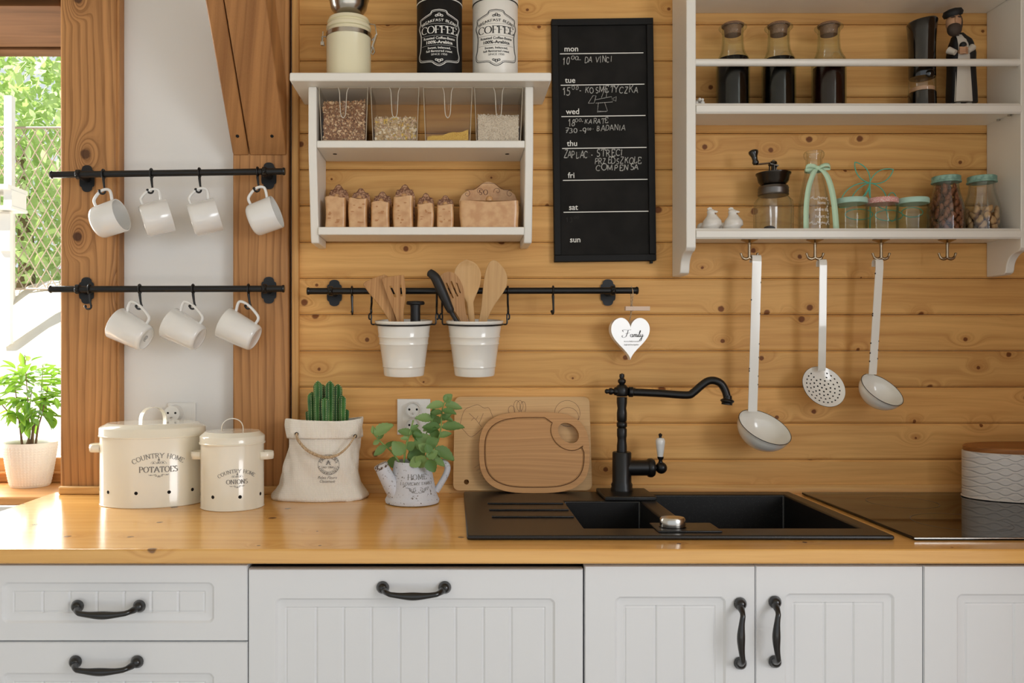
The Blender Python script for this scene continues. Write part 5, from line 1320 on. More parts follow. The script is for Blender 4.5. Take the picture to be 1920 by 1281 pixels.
# double hooks under the cupboard and the enamel ladles
HK = .075; zh = zs1-.0182
def dhook(px, label):
    t = thing('double_hook', label, 'hook', (X(px, HK), -HK, zh-.0003), 'double hooks under the cupboard')
    mesh_ob('rose', MB().lathe([(0, 0), (.019, 0), (.0192, -.0025), (.014, -.0045), (.0055, -.009), (.004, -.013), (0, -.013)], 28), M['nickel'], t, smooth=40)
    z2 = Z(484, HK)-zh
    mesh_ob('stem', MB().tube([(0, 0, -.010), (0, 0, -.02), (0, 0, z2)], [.0042, .0034, .0038], 12), M['nickel'], t)
    for s in (-1, 1):
        mesh_ob('prong', MB().tube(spline([(0, 0, z2+.001), (s*.009, 0, z2-.002), (s*.0165, 0, z2+.002), (s*.0205, 0, z2+.0125)], 6), [.0036]*12+[.003, .0027, .0025, .0026, .0028, .003, .0026], 10), M['nickel'], t, smooth=60)
    return t
for px, lab in ((1405, 'double nickel hook carrying the big ladle'), (1528, 'double nickel hook carrying the skimmer'), (1652, 'double nickel hook carrying the small ladle'), (1776, 'empty double nickel hook under the cupboard')): dhook(px, lab)
def handle_strip(t, pts, w_, th, mat):
    # flat strap following pts, width along x
    P_ = [Vector(p) for p in pts]; vs = []; n = len(P_)
    for i, p in enumerate(P_):
        tg = (P_[min(i+1, n-1)]-P_[max(i-1, 0)]).normalized(); xd = Vector((1, 0, 0)); xd = (xd-tg*xd.dot(tg)).normalized(); nr = tg.cross(xd)
        vs += [tuple(p-xd*w_/2-nr*th/2), tuple(p+xd*w_/2-nr*th/2), tuple(p+xd*w_/2+nr*th/2), tuple(p-xd*w_/2+nr*th/2)]
    fs = []
    for i in range(n-1):
        for j in range(4): fs.append((4*i+j, 4*i+(j+1) % 4, 4*i+4+(j+1) % 4, 4*i+4+j))
    fs += [(3, 2, 1, 0), (4*n-4, 4*n-3, 4*n-2, 4*n-1)]
    return recalc(mesh_ob('handle', MB().add(vs, fs), mat, t, smooth=40, bevel=.0009))
def strap_path(pa, pb, o, d=HK):
    # hooked over a prong at pa, straight down to pb
    a = at(pa[0], pa[1], d)-o; b = at(pb[0], pb[1], d+pb[2])-o
    return [a+Vector((0, .011, -.016)), a+Vector((0, .0105, -.006)), a+Vector((0, .007, -.001)), a+Vector((0, .001, .0005)), a+Vector((0, -.0045, -.001)), a+Vector((0, -.007, -.006)), a+Vector((0, -.007, -.02)), b+(a-b)*.4+Vector((0, -.004, 0)), b]
def bowl_mesh(r, dep, th=.0014):
    n = 10; out = [(r*math.sin(R(90*i/n)), -dep*math.cos(R(90*i/n))) for i in range(n+1)]
    inn = [((r-th)*math.sin(R(90*i/n)), -(dep-th)*math.cos(R(90*i/n))+.0006) for i in range(n+1)]
    return [(max(0, x), z) for x, z in out]+[(r+.0006, .0008)]+[(max(0, x), z) for x, z in inn[::-1]]
def ladle(name, label, top, neck, bc, r, tiltx, roll, wpx):
    o = at(bc[0], bc[1], bc[2]); t = thing(name, label, 'ladle', o)
    Mx = RY(roll) @ RX(tiltx)
    mesh_ob('bowl', MB().lathe(bowl_mesh(r, r*.86), 48, Mx), M['enamel'], t, smooth=50)
    mesh_ob('worn_rim', MB().tube([Mx @ Vector((r*math.cos(a*pi/32), r*math.sin(a*pi/32), .0007)) for a in range(64)], .0008, 6, closed=True), M['chip'], t)
    nk = Mx @ Vector((-r*math.sin(R(roll))*1.0-.0, r*.97, .001))
    pth = strap_path(top, (neck[0], neck[1], 0), o); pth[-1] = at(neck[0], neck[1], .075)-o
    bk = Mx @ Vector((0, r*.97, 0)); bk = Vector((pth[-1].x-.0, bk.y, bk.z))
    ang = min(range(64), key=lambda a: abs((Mx @ Vector((r*math.cos(a*pi/32), r*math.sin(a*pi/32), 0))).x-pth[-1].x)+10*max(0, -math.sin(a*pi/32)))
    e = Mx @ Vector((r*.985*math.cos(ang*pi/32), r*.985*math.sin(ang*pi/32), -.002))
    handle_strip(t, pth+[(pth[-1]+e)/2+Vector((0, 0, .002)), e], wpx*k(HK), .0022, M['enamel'])
    ch = MB(); rs = random.Random(3+int(bc[0]))
    for _ in range(9):
        u = rs.uniform(.05, .95); p = pth[6]+(pth[8]-pth[6])*u; ch.box(-.0008, .0006, -.0022, .0012, -.0018, .0018, Matrix.Translation(p+Vector((rs.choice((-1, 1))*wpx*k(HK)*.49, 0, 0))))
    stuff(mesh_ob('chips', ch, M['chip'], t))
ladle('ladle', 'big white enamel ladle with a long handle and chipped rim', (1417, 479), (1411, 772), (1434, 801, .10), .0635, 32, 17, 17)
ladle('ladle', 'small white enamel ladle with a dark rim', (1646, 487), (1636, 702), (1654, 731, .095), .0525, 38, 22, 14.5)
o = at(1544.5, 725, .07); t = thing('skimmer', 'white enamel skimmer with round holes', 'skimmer', o)
r = .0515; Mx = RY(38) @ RX(78) @ RZ(0)
def dish(th): return [(r*s, .010*(s*s-1)+th) for s in (0, .25, .5, .75, .92, 1.0)]
sk_m = MB(); Mx = Matrix.Identity(4)
# disc facing the room: local z is towards the camera (-y); the disc leans so it shows as an ellipse
Fm = frame((.10, -.93, .36), (.80, .0, -.6)) @ SC(1.04, .95, 1)
mesh_ob('disc', MB().lathe([(q, z) for q, z in dish(0)]+[(r+.0005, .0006)]+[(q, z+.0013) for q, z in dish(0)[::-1]], 56, Fm), M['enamel'], t, smooth=60)
mesh_ob('worn_rim', MB().tube([Fm @ Vector((r*math.cos(a*pi/32), r*math.sin(a*pi/32), .0004)) for a in range(64)], .0008, 6, closed=True), M['chip'], t)
hm_ = MB(); skip = Fm.inverted() @ Vector((-.004, 0, .05)); sa = math.atan2(skip.y, skip.x)
for ri, n in ((0, 1), (.0105, 6), (.0205, 12), (.0305, 17), (.0405, 24)):
    for i in range(n):
        a = 2*pi*i/n+ri*30
        if ri > .025 and abs((a-sa+pi) % (2*pi)-pi) < (.36 if ri < .035 else .30): continue
        z = .010*((ri/r)**2-1)
        hm_.lathe([(0, .0017), (.0021, .0017), (.0022, .0012)], 10, Fm @ T(ri*math.cos(a), ri*math.sin(a), z))
stuff(mesh_ob('holes', hm_, M['hole'], t, smooth=0))
pth = strap_path((1541, 487), (1541, 688, 0), o); pth[-1] = at(1541, 690, .075)-o
handle_strip(t, pth+[pth[-1]+Vector((.0005, .004, -.007))], 14.5*k(HK), .0022, M['enamel'])
# ================================================================== ON THE WORKTOP
CT = .9002
def strap_handle(m, a, b, out, w_, th=.0012, n=12):
    # flat band arch from a to b bulging along out
    a, b, out = Vector(a), Vector(b), Vector(out); vs = []; side = (b-a).normalized().cross(out.normalized())*w_/2
    P_ = [a+(b-a)*(.5-.5*math.cos(pi*i/n))+out*math.sin(pi*i/n)**.75 for i in range(n+1)]
    for i, p in enumerate(P_):
        tg = (P_[min(i+1, n)]-P_[max(i-1, 0)]).normalized(); nr = tg.cross(side).normalized()*th/2
        vs += [tuple(p-side-nr), tuple(p+side-nr), tuple(p+side+nr), tuple(p-side+nr)]
    fs = []
    for i in range(n):
        for j in range(4): fs.append((4*i+j, 4*i+(j+1) % 4, 4*i+4+(j+1) % 4, 4*i+4+j))
    fs += [(3, 2, 1, 0), (4*n, 4*n+1, 4*n+2, 4*n+3)]; m.add(vs, fs); return m
def emblem(dm, s, ytop):
    # little village and tree vignette
    dm.fill([(-.6*s, ytop), (0, ytop+1.2*s), (.6*s, ytop)]); dm.lines([[(0, ytop), (0, ytop-.35*s)], [(-.2*s, ytop-.1*s), (-.2*s, ytop-.4*s)], [(.2*s, ytop-.1*s), (.2*s, ytop-.4*s)]], .1*s)
    for cx, w_ in ((-2.2, 1.3), (0, .9), (1.9, 1.4)):
        dm.lines([[(cx*s-w_*s, ytop-1.4*s), (cx*s-w_*.5*s, ytop-.5*s), (cx*s+w_*.4*s, ytop-.45*s), (cx*s+w_*s, ytop-1.3*s)]], .12*s)
        dm.fill([(cx*s-.7*s, ytop-1.3*s), (cx*s-.1*s, ytop-.7*s), (cx*s+.4*s, ytop-1.3*s)])
    for i in range(9): dm.lines([[((i-4)*.75*s, ytop-1.55*s), ((i-4)*.75*s+.45*s, ytop-1.5*s)]], .14*s)
def flourish(dm, s, y):
    for q in (-1, 1):
        dm.lines([[(q*x, y+yy) for x, yy in spiral(1.1*s, 0, .55*s, .1*s, 90, -330)], [(q*x, y+yy) for x, yy in ((1.5*s, .5*s), (2.6*s, .2*s), (3.6*s, .1*s), (4.2*s, .5*s))], [(q*x, y+yy) for x, yy in spiral(.35*s, -.6*s, .45*s, .1*s, 200, -100)]], .16*s)
        dm.fill([(q*2.6*s, y+.15*s), (q*3.4*s, y+.5*s), (q*3.6*s, y+.1*s)])
    dm.fill([(-.2*s, y-.2*s), (0, y-.9*s), (.2*s, y-.2*s), (0, y+.2*s)])
def tin_box(name, label, loc, ax, ay, h, rotz, word, hole_px, lid_h, knob_w, wsize, csize, bend, lblz, lbla, hyaw):
    t = thing(name, label, 'storage tin', loc, 'cream storage tins', (0, 0, R(rotz)))
    def el(p): return (p[0], p[1]*ay/ax, p[2])
    mesh_ob('body', MB().lathe([(0, .001), (ax-.002, .001), (ax, 0), (ax+.0012, .0015), (ax, .003), (ax, h), (ax-.0012, h), (ax-.0012, .003), (0, .003)], 72, None, el), M['cream'], t, smooth=50)
    lz = h-.004
    mesh_ob('lid', MB().lathe([(ax+.0008, lz), (ax+.0032, lz+.0005), (ax+.0036, lz+.003), (ax+.0022, lz+.0045), (ax+.0020, lz+lid_h), (ax+.0005, lz+lid_h+.0018), (ax*.93, lz+lid_h+.006), (ax*.86, lz+lid_h+.0105), (ax*.82, lz+lid_h+.0105), (0, lz+lid_h+.012)], 72, None, el), M['cream'], t, smooth=40)
    zt = lz+lid_h+.0112
    mesh_ob('lid_handle', strap_handle(MB(), (-knob_w*math.cos(R(hyaw)), -knob_w*math.sin(R(hyaw)), zt), (knob_w*math.cos(R(hyaw)), knob_w*math.sin(R(hyaw)), zt), (0, 0, knob_w*1.15), .016 if ax > .1 else .008, .0016), M['cream'], t, smooth=50)
    for s in (-1, 1):
        zz = h-.030; m = MB(); y2 = ay*.28
        P_ = spline([(s*(ax*.955), -y2, zz), (s*(ax+.012), -y2*.9, zz), (s*(ax+.021), -y2*.35, zz), (s*(ax+.021), y2*.35, zz), (s*(ax+.012), y2*.9, zz), (s*(ax*.955), y2, zz)], 5)
        vs = []; n = len(P_)
        for p in P_: vs += [tuple(p+Vector((0, 0, -.0085))), tuple(p+Vector((s*.0008, 0, 0))), tuple(p+Vector((0, 0, .0085)))]
        m.add(vs, [(3*i+j, 3*i+3+j, 3*i+4+j, 3*i+1+j) for i in range(n-1) for j in (0, 1)])
        o = mesh_ob('side_handle', m, M['cream'], t, smooth=60); q = o.modifiers.new('sheet', 'SOLIDIFY'); q.thickness = .0014; q.offset = 0
    def mp(u, v, e=.0005):
        a = R(lbla)+u/ax*(1.0 if ax == ay else 1.02); return ((ax+e)*math.cos(a), (ay+e)*math.sin(a), v)
    dm = DEC(); dm.put(letters(word, wsize, .2, .07, True, .14), 0, lblz)
    dm.put(letters('COUNTRY HOME', csize, .15, .06, True, .16, bend=bend), 0, lblz+wsize*2.62); emblem(dm, wsize*.40, lblz+wsize*2.15); flourish(dm, wsize*.42, lblz-wsize*.62)
    dm.ob('lettering', mp, M['ink'], t)
    for a in hole_px:
        aa = R(a); nrm = Vector((math.cos(aa)/ax, math.sin(aa)/ay, 0)).normalized()
        mesh_ob('vent_hole', MB().lathe([(0, .0004), (.0036, .0004), (.0042, -.0004)], 16, Matrix.Translation((ax*math.cos(aa), ay*math.sin(aa), .034 if ax > .1 else .031)) @ frame(nrm, (0, 0, 1))), M['hole'], t)
    return t
tin_box('potato_tin', 'large oval cream tin lettered POTATOES with lid and handles', (X(287, .132), -.132, CT), .1165, .086, .158, 9, 'POTATOES', (-172, -137, -100, -65, -35), .020, .030, .0122, .0102, 10.5, .080, -76, 38)
tin_box('onion_tin', 'small round cream tin lettered ONIONS with lid and handles', (X(436, .186), -.186, CT), .0695, .0695, .146, 0, 'ONIONS', (-163, -112, -62, -15), .017, .024, .0093, .0076, 9.0, .060, -67, 8)

# ---- sockets
def socket(px0, py0, px1, py1, d, label, circles, plug=False):
    a, b = at(px0, py1, d), at(px1, py0, d); c = (a+b)/2; t = thing('wall_socket', label, 'socket', c)
    w_, h_ = (b.x-a.x)/2, (b.z-a.z)/2
    mesh_ob('plate', MB().box(-w_, w_, -.007, 0, -h_, h_), M['socket'], t, bevel=.0015)
    mesh_ob('inner_plate', MB().box(-w_*.70, w_*.70, -.0085, -.0072, -h_*.64, h_*.64), M['socket'], t, bevel=.0006)
    for cx, cy, r in circles:
        q = at(cx, cy, d)-c; yy = -.0085 if not plug else -.0085
        dep = .012 if not plug else .03
        f = mesh_ob('socket_face', MB().lathe([(0, dep-.006 if not plug else dep), (r*.86, dep-.006 if not plug else dep), (r*.92, dep), (r*.99, dep), (r, dep-.002), (r, 0)], 36, Matrix.Translation((q.x, -.0087, q.z)) @ RX(90)), M['socket'], t, smooth=30)
        for s in (-1, 1): mesh_ob('contact', MB().lathe([(0, .0003), (.0026, .0003), (.0028, 0)], 14, Matrix.Translation((q.x+s*.0092, -.0087-dep+(.006 if not plug else 0), q.z+(.001 if not plug else .002))) @ RX(90)), M['hole'], f)
        mesh_ob('earth_pin', MB().lathe([(.002, 0), (.002, .006), (0, .007)], 10, Matrix.Translation((q.x, -.0087-dep+(.006 if not plug else 0), q.z-.009)) @ RX(90)), M['steel'], f)
    return t
socket(745, 748, 807, 815, .0002, 'double white wall socket behind the watering can plant', [(775, 768, .0188), (775, 797, .0188)])
t = socket(316, 755, 368, 806, -.0198, 'white wall socket with round adapter above the potato tin', [(331.5, 774, .0195)], True)

# ---- cactus in a linen sack
bc = Vector((X(603, .075), -.077, CT)); t = thing('cactus_planter', 'cream linen sack planter with printed stamp holding a ribbed green cactus', 'plant', bc)
prof = [(0, .113, .060, -.006), (.006, .1165, .063, -.006), (.016, .110, .058, -.005), (.035, .096, .052, -.002), (.06, .0905, .050, 0), (.09, .0865, .049, .002), (.115, .0845, .047, .004), (.132, .0830, .046, .006), (.142, .0835, .047, .007), (.155, .0845, .048, .008), (.186, .0850, .047, .010)]
def bagp(u, v, off=0):
    v = max(0.0, min(1.0, v)); z = v*.186
    for p, q in zip(prof, prof[1:]):
        if p[0] <= z <= q[0]+1e-9: s = (z-p[0])/(q[0]-p[0]); a, b, cx = p[1]+(q[1]-p[1])*s, p[2]+(q[2]-p[2])*s, p[3]+(q[3]-p[3])*s; break
    an = 2*pi*u; e = .72
    x = math.copysign(abs(math.cos(an))**e, math.cos(an)); y = math.copysign(abs(math.sin(an))**e, math.sin(an))
    wr = .0022*math.sin(an*3+z*60)+.0016*math.sin(an*7-z*45)+.0012*math.sin(an*11+z*90)
    sg = .0035*math.sin(an*2+1)*(1 if v > .98 else 0)
    return (cx+x*(a+wr+off), y*(b+wr+off), z+sg+.003*math.sin(an+2.5)*max(0, v-.8)*5)
mb = MB(); mb.grid(lambda u, v: bagp(u, v), 96, 44, True); mb.grid(lambda u, v: bagp(u, 1-v*.12, -.0022), 96, 4, True); mb.f.append(tuple(range(95, -1, -1)))
mesh_ob('sack', mb, M['linen'], t, smooth=70)
mb = MB(); mb.grid(lambda u, v: tuple(Vector(bagp(u, .78+.225*min(1, v*1.25)-(.06*max(0, v-.8)), .0032+(.0012*math.sin(pi*v))))), 96, 12, True)
o = mesh_ob('folded_cuff', mb, M['linen'], t, smooth=70); q = o.modifiers.new('cloth', 'SOLIDIFY'); q.thickness = .0018; q.offset = 1
mb = MB(); mb.grid(lambda u, v: (bagp(u, .93)[0]*v*.97+.009*(1-v), bagp(u, .93)[1]*v*.97, .172+.004*(1-v)), 48, 6, True); mesh_ob('soil', mb, M['soil'], t, smooth=60)
rp = [at(556, 814, .128)-bc, at(560, 826, .134)-bc, at(575, 843, .140)-bc, at(596, 854, .1415)-bc, at(615, 857.5, .1425)-bc, at(635, 852, .141)-bc, at(652, 838, .137)-bc, at(662, 824, .133)-bc, at(666, 818, .128)-bc]
rp = spline(rp, 12); m = MB()
for ph_ in range(3):
    pts = []
    for i, p in enumerate(rp): a = i*.85+ph_*2*pi/3; pts.append(p+Vector((.0010*math.cos(a), .0016*math.sin(a)-.003, .0016*math.cos(a))))
    m.tube(pts, .0021, 6)
mesh_ob('rope', m, M['rope'], t, smooth=60)
for px, py in ((556, 814), (666, 818)): mesh_ob('eyelet', MB().lathe([(.0022, 0), (.0042, .0006), (.0046, 0), (.0042, -.0006)], 16, Matrix.Translation(at(px, py, .1285)-bc) @ RX(90)), M['pewter'], t)
def bagf(u, v):   # front surface point for print: x,z given -> on the sack
    best = None
    for i in range(40):
        uu = .55+.4*i/39; p = bagp(uu, min(1, max(0, v/.186)), .0009)
        if best is None or abs(p[0]-u) < abs(best[0]-u): best = p
    return (u, best[1]-.0003, v)
sx, sz = X(616, .13)-bc.x, Z(872, .13)-CT
dm = DEC(); dm.lines([arc(0, 0, .0245, .0235, 0, 360, 40)], .0007); dm.lines([arc(0, 0, .017, .0165, 10, 170, 20), arc(0, 0, .017, .0165, 190, 350, 20)], .0005)
v, f = letters('PREMIERS', .006, .2, .1, True, .3, bend=3.3); dm.put((v, f), 0, .0155)
v, f = letters('FOURNITURES', .005, .2, .1, False, .3, bend=4.3); dm.put(([(p[0], -p[1]) for p in v], f), 0, -.0175)
dm.put(letters('A', .010, .2, .08), -.001, 0); dm.lines([[(-.006, .006), (.005, .006)]], .0007); dm.put(letters('NO OBAS', .004, .2, .1, False, .3), 0, -.008)
dm.ob('stamp_print', lambda u, v: bagf(u+sx, v+sz), M['ink'], t)
sc_ = DEC()
for txt, dy, wd in (('Palais Fleurs', -.033, .044), ('Classement', -.0415, .036)):
    v, f = typed(txt, .0095, -.004, maxw=wd); sc_.put(([(p[0]+p[1]*.35, p[1]) for p in v], f), -.004, dy)
sc_.ob('script_print', lambda u, v: bagf(u+sx, v+sz), M['ink'], t)
for px, ty, rpx, d_ in ((595, 714, 8.6, .085), (604, 720.5, 9, .060), (619, 714, 8.6, .088), (635, 720, 8.6, .075), (583, 735, 8.6, .072), (622, 733, 7.6, .058), (632, 752, 8, .050), (577, 770, 7, .060), (645, 742, 7, .088), (651, 767, 7.5, .068), (641, 771, 6.5, .048), (609, 745, 7.5, .100), (589, 764, 6.5, .048), (612, 782, 5.5, .042), (600, 784, 5, .040)):
    b0 = at(px, 803, d_); p1 = at(px, ty, d_); h = p1.z-(CT+.170); r = rpx*k(d_); ribs = 5 if rpx < 8 else 6; m = MB(); ph_ = random.uniform(0, 1)
    rad = lambda v: r*min(1, .75+.35*v)*(1-max(0, (v-.86)/.14)**2.2*.97)
    def cf(u, v):
        a = 2*pi*u; q = .5+.5*math.cos(ribs*a+ph_*6); rr_ = rad(v)*(.52+.48*q**.8)
        return (rr_*math.cos(a), rr_*math.sin(a), h*v)
    m.grid(cf, ribs*8, 20, True); lean = (px-612)*.0003
    Mx = Matrix.Translation((p1.x-bc.x-lean*.4, p1.y-bc.y, .170)) @ Matrix(((1, 0, lean*1.2, 0), (0, 1, 0, 0), (0, 0, 1, 0), (0, 0, 0, 1)))
    m.v = [tuple(Mx @ Vector(p)) for p in m.v]
    cs = mesh_ob('cactus_stem', m, M['cactus'], t, smooth=60)
    sp = MB()
    for j in range(ribs):
        a = (2*pi*j-ph_*6)/ribs
        for i in range(int(h/.0042)):
            v = (i+.5)*.0042/h
            if v > .98: continue
            p = Mx @ Vector((rad(v)*1.02*math.cos(a), rad(v)*1.02*math.sin(a), h*v))
            if p.y > .02: continue
            s = .0013; sp.add([(s, 0, 0), (-s, 0, 0), (0, s, 0), (0, 0, s*1.4), (0, -s*1.2, 0)], [(0, 2, 3), (2, 1, 3), (1, 4, 3), (4, 0, 3)], Matrix.Translation(p))
    stuff(mesh_ob('spines', sp, M['spine'], cs, smooth=0))

# ---- watering can with herb
wc = Vector((X(773, .142), -.142, CT)); t = thing('herb_planter', 'small whitewashed watering can lettered HOME planted with leafy herb', 'plant', wc)
wprof = [(0, .001), (.055, 0), (.0615, .002), (.0628, .008), (.0595, .014), (.0565, .022), (.054, .032), (.050, .052), (.046, .072), (.0425, .088), (.0408, .096)]
mesh_ob('can_body', MB().lathe(wprof+[(.0395, .0965), (.038, .094), (.05, .03), (0, .02)], 56), M['can'], t, smooth=45)
mesh_ob('soil', MB().lathe([(0, .084), (.0425, .082)], 32), M['soil'], t)
s0, s1 = at(741, 926, .165)-wc, at(714, 873, .17)-wc; dv = s1-s0
mesh_ob('spout', MB().tube([s0-dv*.02, s0+dv*.3, s0+dv*.75, s0+dv*.97], [.0175, .0180, .0165, .0155], 28, flat=1.0), M['can'], t, smooth=60)
mesh_ob('spout_rim', MB().tube([s0+dv*.90, s0+dv*1.0, s0+dv*1.04], [.0160, .0165, .0150], 28), M['canrim'], t, smooth=60)
hp_ = [at(806, 868, .142)-wc, at(818, 866, .142)-wc, at(832, 867, .142)-wc, at(839, 876, .142)-wc, at(836, 890, .142)-wc, at(826, 908, .142)-wc, at(818, 921, .142)-wc]
mesh_ob('can_handle', MB().tube(spline(hp_, 6), .0072, 14), M['can'], t, smooth=60)
def onc(u, v):
    r_ = .05
    for (r0, za), (r1, zb_) in zip(wprof, wprof[1:]):
        if za <= v <= zb_ and zb_ > za: r_ = r0+(r1-r0)*(v-za)/(zb_-za); break
    a = -pi/2+.30+u/.05; return ((r_+.0005)*math.cos(a), (r_+.0005)*math.sin(a), v)
dm = DEC(); dm.put(letters('HOME', .0118, .15, .05, True, .22), 0, .0595); dm.put(letters('I LOVE MY FAMILY', .0063, .15, .08, True, .18), 0, .0475)
for q in (-1, 1):
    dm.lines([[(q*x, .036+yy) for x, yy in spiral(.007, .001, .005, .0008, 120, -300)], [(q*x, .036+yy) for x, yy in spiral(.017, .001, .0038, .0006, 60, 420)], [(q*x, .036+yy) for x, yy in ((.001, -.006), (.006, -.0055), (.013, -.003), (.02, .005), (.027, .006))], [(q*x, .036+yy) for x, yy in spiral(.0115, -.004, .003, .0005, 200, -160)]], .0010)
dm.ob('lettering', onc, M['ink'], t)
def leafmesh(name, mat, wid, fold=.12, curl=.25, serr=0.0, n=8):
    vs = []; fs = []
    for i in range(n+1):
        s = i/n; w_ = wid*(math.sin(pi*s**.85)**.8)*(1-.15*s)+(.0 if i in (0, n) else serr*(i % 2)*wid)
        y = curl*(s*s)*.5; zz = s
        vs += [(-w_, y-fold*w_, zz), (-w_*.5, y+fold*.1, zz), (0, y+fold*w_*.9, zz), (w_*.5, y+fold*.1, zz), (w_, y-fold*w_, zz)]
    for i in range(n):
        for j in range(4): fs.append((5*i+j, 5*i+j+1, 5*i+6+j, 5*i+5+j))
    me = bpy.data.meshes.new(name); me.from_pydata(vs, [], fs); me.update(); me.polygons.foreach_set('use_smooth', [True]*len(me.polygons)); me.materials.append(mat); return me
herbL = leafmesh('herb_leaf', M['herb'], .30, .25, .25, .10, 12); herbR = leafmesh('herb_leaf_round', M['herb'], .45, .2, .3, .08, 12)
def stem(pts, r0, r1):
    P_ = spline([at(*p)-wc for p in pts], 6); n = len(P_); mesh_ob('stem', MB().tube(P_, [r0+(r1-r0)*i/(n-1) for i in range(n)], 8), M['herbstem'], t, smooth=60)
stem([(752, 872, .15), (735, 848, .155), (715, 830, .165), (701, 814, .17)], .0022, .0016); stem([(757, 872, .16), (761, 838, .165), (769, 810, .165), (775, 788, .165)], .0024, .0018)
stem([(785, 872, .15), (805, 848, .15), (821, 826, .15), (827, 800, .15), (829, 770, .15), (834, 752, .15)], .0024, .0014); stem([(775, 872, .15), (790, 835, .145), (803, 805, .14), (812, 785, .14)], .002, .0012)
stem([(787, 870, .165), (800, 856, .18), (812, 848, .185)], .002, .0014)
for bx_, by_, tx, ty, rd, d_, lean in ((701, 814, 734, 796, 0, .17, .3), (701, 814, 699, 800, 0, .165, -.2), (725, 838, 700, 852, 0, .17, .4), (722, 838, 737, 829, 0, .16, -.3), (757, 852, 737, 830, 1, .17, .2), (763, 843, 777, 830, 1, .16, .3), (773, 815, 747, 806, 0, .17, .4), (774, 813, 792, 818, 0, .16, .3), (748, 868, 726, 866, 1, .13, .1),
    (833, 754, 846, 740, 1, .15, .2), (833, 758, 801, 762, 0, .15, .5), (834, 760, 866, 763, 0, .15, .5), (829, 769, 854, 774, 0, .16, .6), (825, 787, 845, 776, 0, .15, .3), (826, 801, 793, 799, 0, .15, .5), (828, 801, 868, 798, 0, .15, .6), (812, 786, 780, 782, 0, .14, .4), (812, 786, 814, 765, 0, .14, .2), (815, 800, 816, 830, 0, .15, .3), (827, 792, 807, 786, 1, .14, .3),
    (806, 842, 780, 815, 1, .16, .3), (800, 838, 820, 824, 1, .165, .2), (803, 846, 786, 834, 1, .18, .2), (797, 855, 783, 877, 1, .195, .2), (803, 862, 814, 885, 1, .2, .15), (815, 840, 851, 860, 0, .15, .5), (810, 848, 825, 862, 1, .16, .4), (797, 846, 766, 856, 1, .15, .2), (806, 850, 800, 833, 1, .19, .4), (779, 866, 770, 845, 1, .14, .3), (788, 828, 775, 800, 0, .15, .4), (800, 858, 819, 846, 1, .185, .3),
    (834, 752, 838, 741, 0, .155, .2), (829, 775, 808, 772, 0, .155, .4), (828, 782, 850, 787, 0, .155, .5), (822, 818, 845, 812, 0, .15, .4), (770, 806, 784, 797, 0, .17, .3), (766, 822, 752, 822, 0, .17, .3), (709, 823, 719, 812, 0, .17, .3), (712, 826, 699, 833, 0, .17, .2), (806, 800, 793, 808, 0, .145, .3), (801, 810, 815, 806, 0, .145, .3), (790, 862, 768, 872, 1, .19, .2), (815, 860, 833, 873, 0, .18, .4)):
    a = at(bx_, by_, d_); b = at(tx, ty, d_+.012*random.uniform(-1, 1.2)); L = (b-a).length*1.06
    o = mesh_ob('leaf', None, None, t, mesh=herbR if rd else herbL)
    Fm = frame(b-a, Vector((0, -lean*2, 1)).cross(b-a) if False else (b-a).cross(Vector((random.uniform(-.3, .3), -1, lean*2))))
    o.matrix_local = Matrix.Translation(a-wc) @ Fm @ SC(L, L, L)

# ---- chopping boards leaning on the wall
def rounded(x0, x1, z0_, z1_, r, n=6):
    p = []
    for cx, cz, a0 in ((x1-r, z1_-r, 0), (x0+r, z1_-r, 90), (x0+r, z0_+r, 180), (x1-r, z0_+r, 270)): p += arc(cx, cz, r, r, a0, a0+90, n)
    return p
zb_ = .9095
lean1 = math.degrees(math.asin(.012/.235))
o0 = Vector((X(980, .032), -.030, zb_))
t = thing('chopping_board', 'large pale bamboo chopping board with etched vegetables leaning on the planks', 'chopping board', o0, None, (R(-4.2), 0, 0)); kb = k(.025)
wd = 131*kb; ht = 175*kb
out = []
for p in rounded(-wd, wd, 0, ht, .014): 
    s = p[1]/ht; out.append((p[0]*(1-.05*max(0, s-.45)**1.4*1.6-.03*max(0, .35-s)), p[1]))
mesh_ob('board', MB().prism(out, 0, .011, None, [arc((875-980)*kb, .0205, .0062, .0062, 0, 360, 20)[:-1]]), M['bamboo'], t, bevel=.0015)
q = lambda px, py: ((px-980)*kb, (922-py)*kb)
def etch(polys, wd=.0007): dm = DEC(); dm.lines(polys, wd); dm.ob('etching', flatmap(-.0003), M['terrk'], t)
lf_ = [q(*p) for p in ((905, 806), (885, 822), (872, 812), (864, 800), (868, 780), (874, 770), (888, 764), (897, 762), (908, 768), (917, 768), (922, 778), (925, 786))]
etch([[tuple(c[:2]) for c in spline([(x, y, 0) for x, y in lf_], 5)], [q(880, 778), q(893, 790), q(903, 803)], [q(893, 790), q(897, 783)], [q(889, 787), q(884, 792)], [q(899, 797), q(907, 778)]])
eo = lambda L: [[q(cx+rx*math.cos(a*pi/16), cy+ry*math.sin(a*pi/16)) for a in range(33)] for cx, cy, rx, ry in L]
etch(eo(((970, 766, 6, 12), (976, 764, 6, 10), (982, 767, 5, 11), (960, 772, 6, 8)))); etch(eo(((1065, 778, 24, 24), (1066, 785, 20, 18))))
etch([[q(890+i*4, 880+i*5), q(902+i*4, 872+i*7)] for i in range(6)], .0005)
o1 = Vector((X(1003, .066), -.068, zb_)); k2 = k(.062)
t = thing('serving_board', 'smaller worn bamboo board with juice groove and cup hole', 'chopping board', o1, None, (R(-9.5), 0, 0))
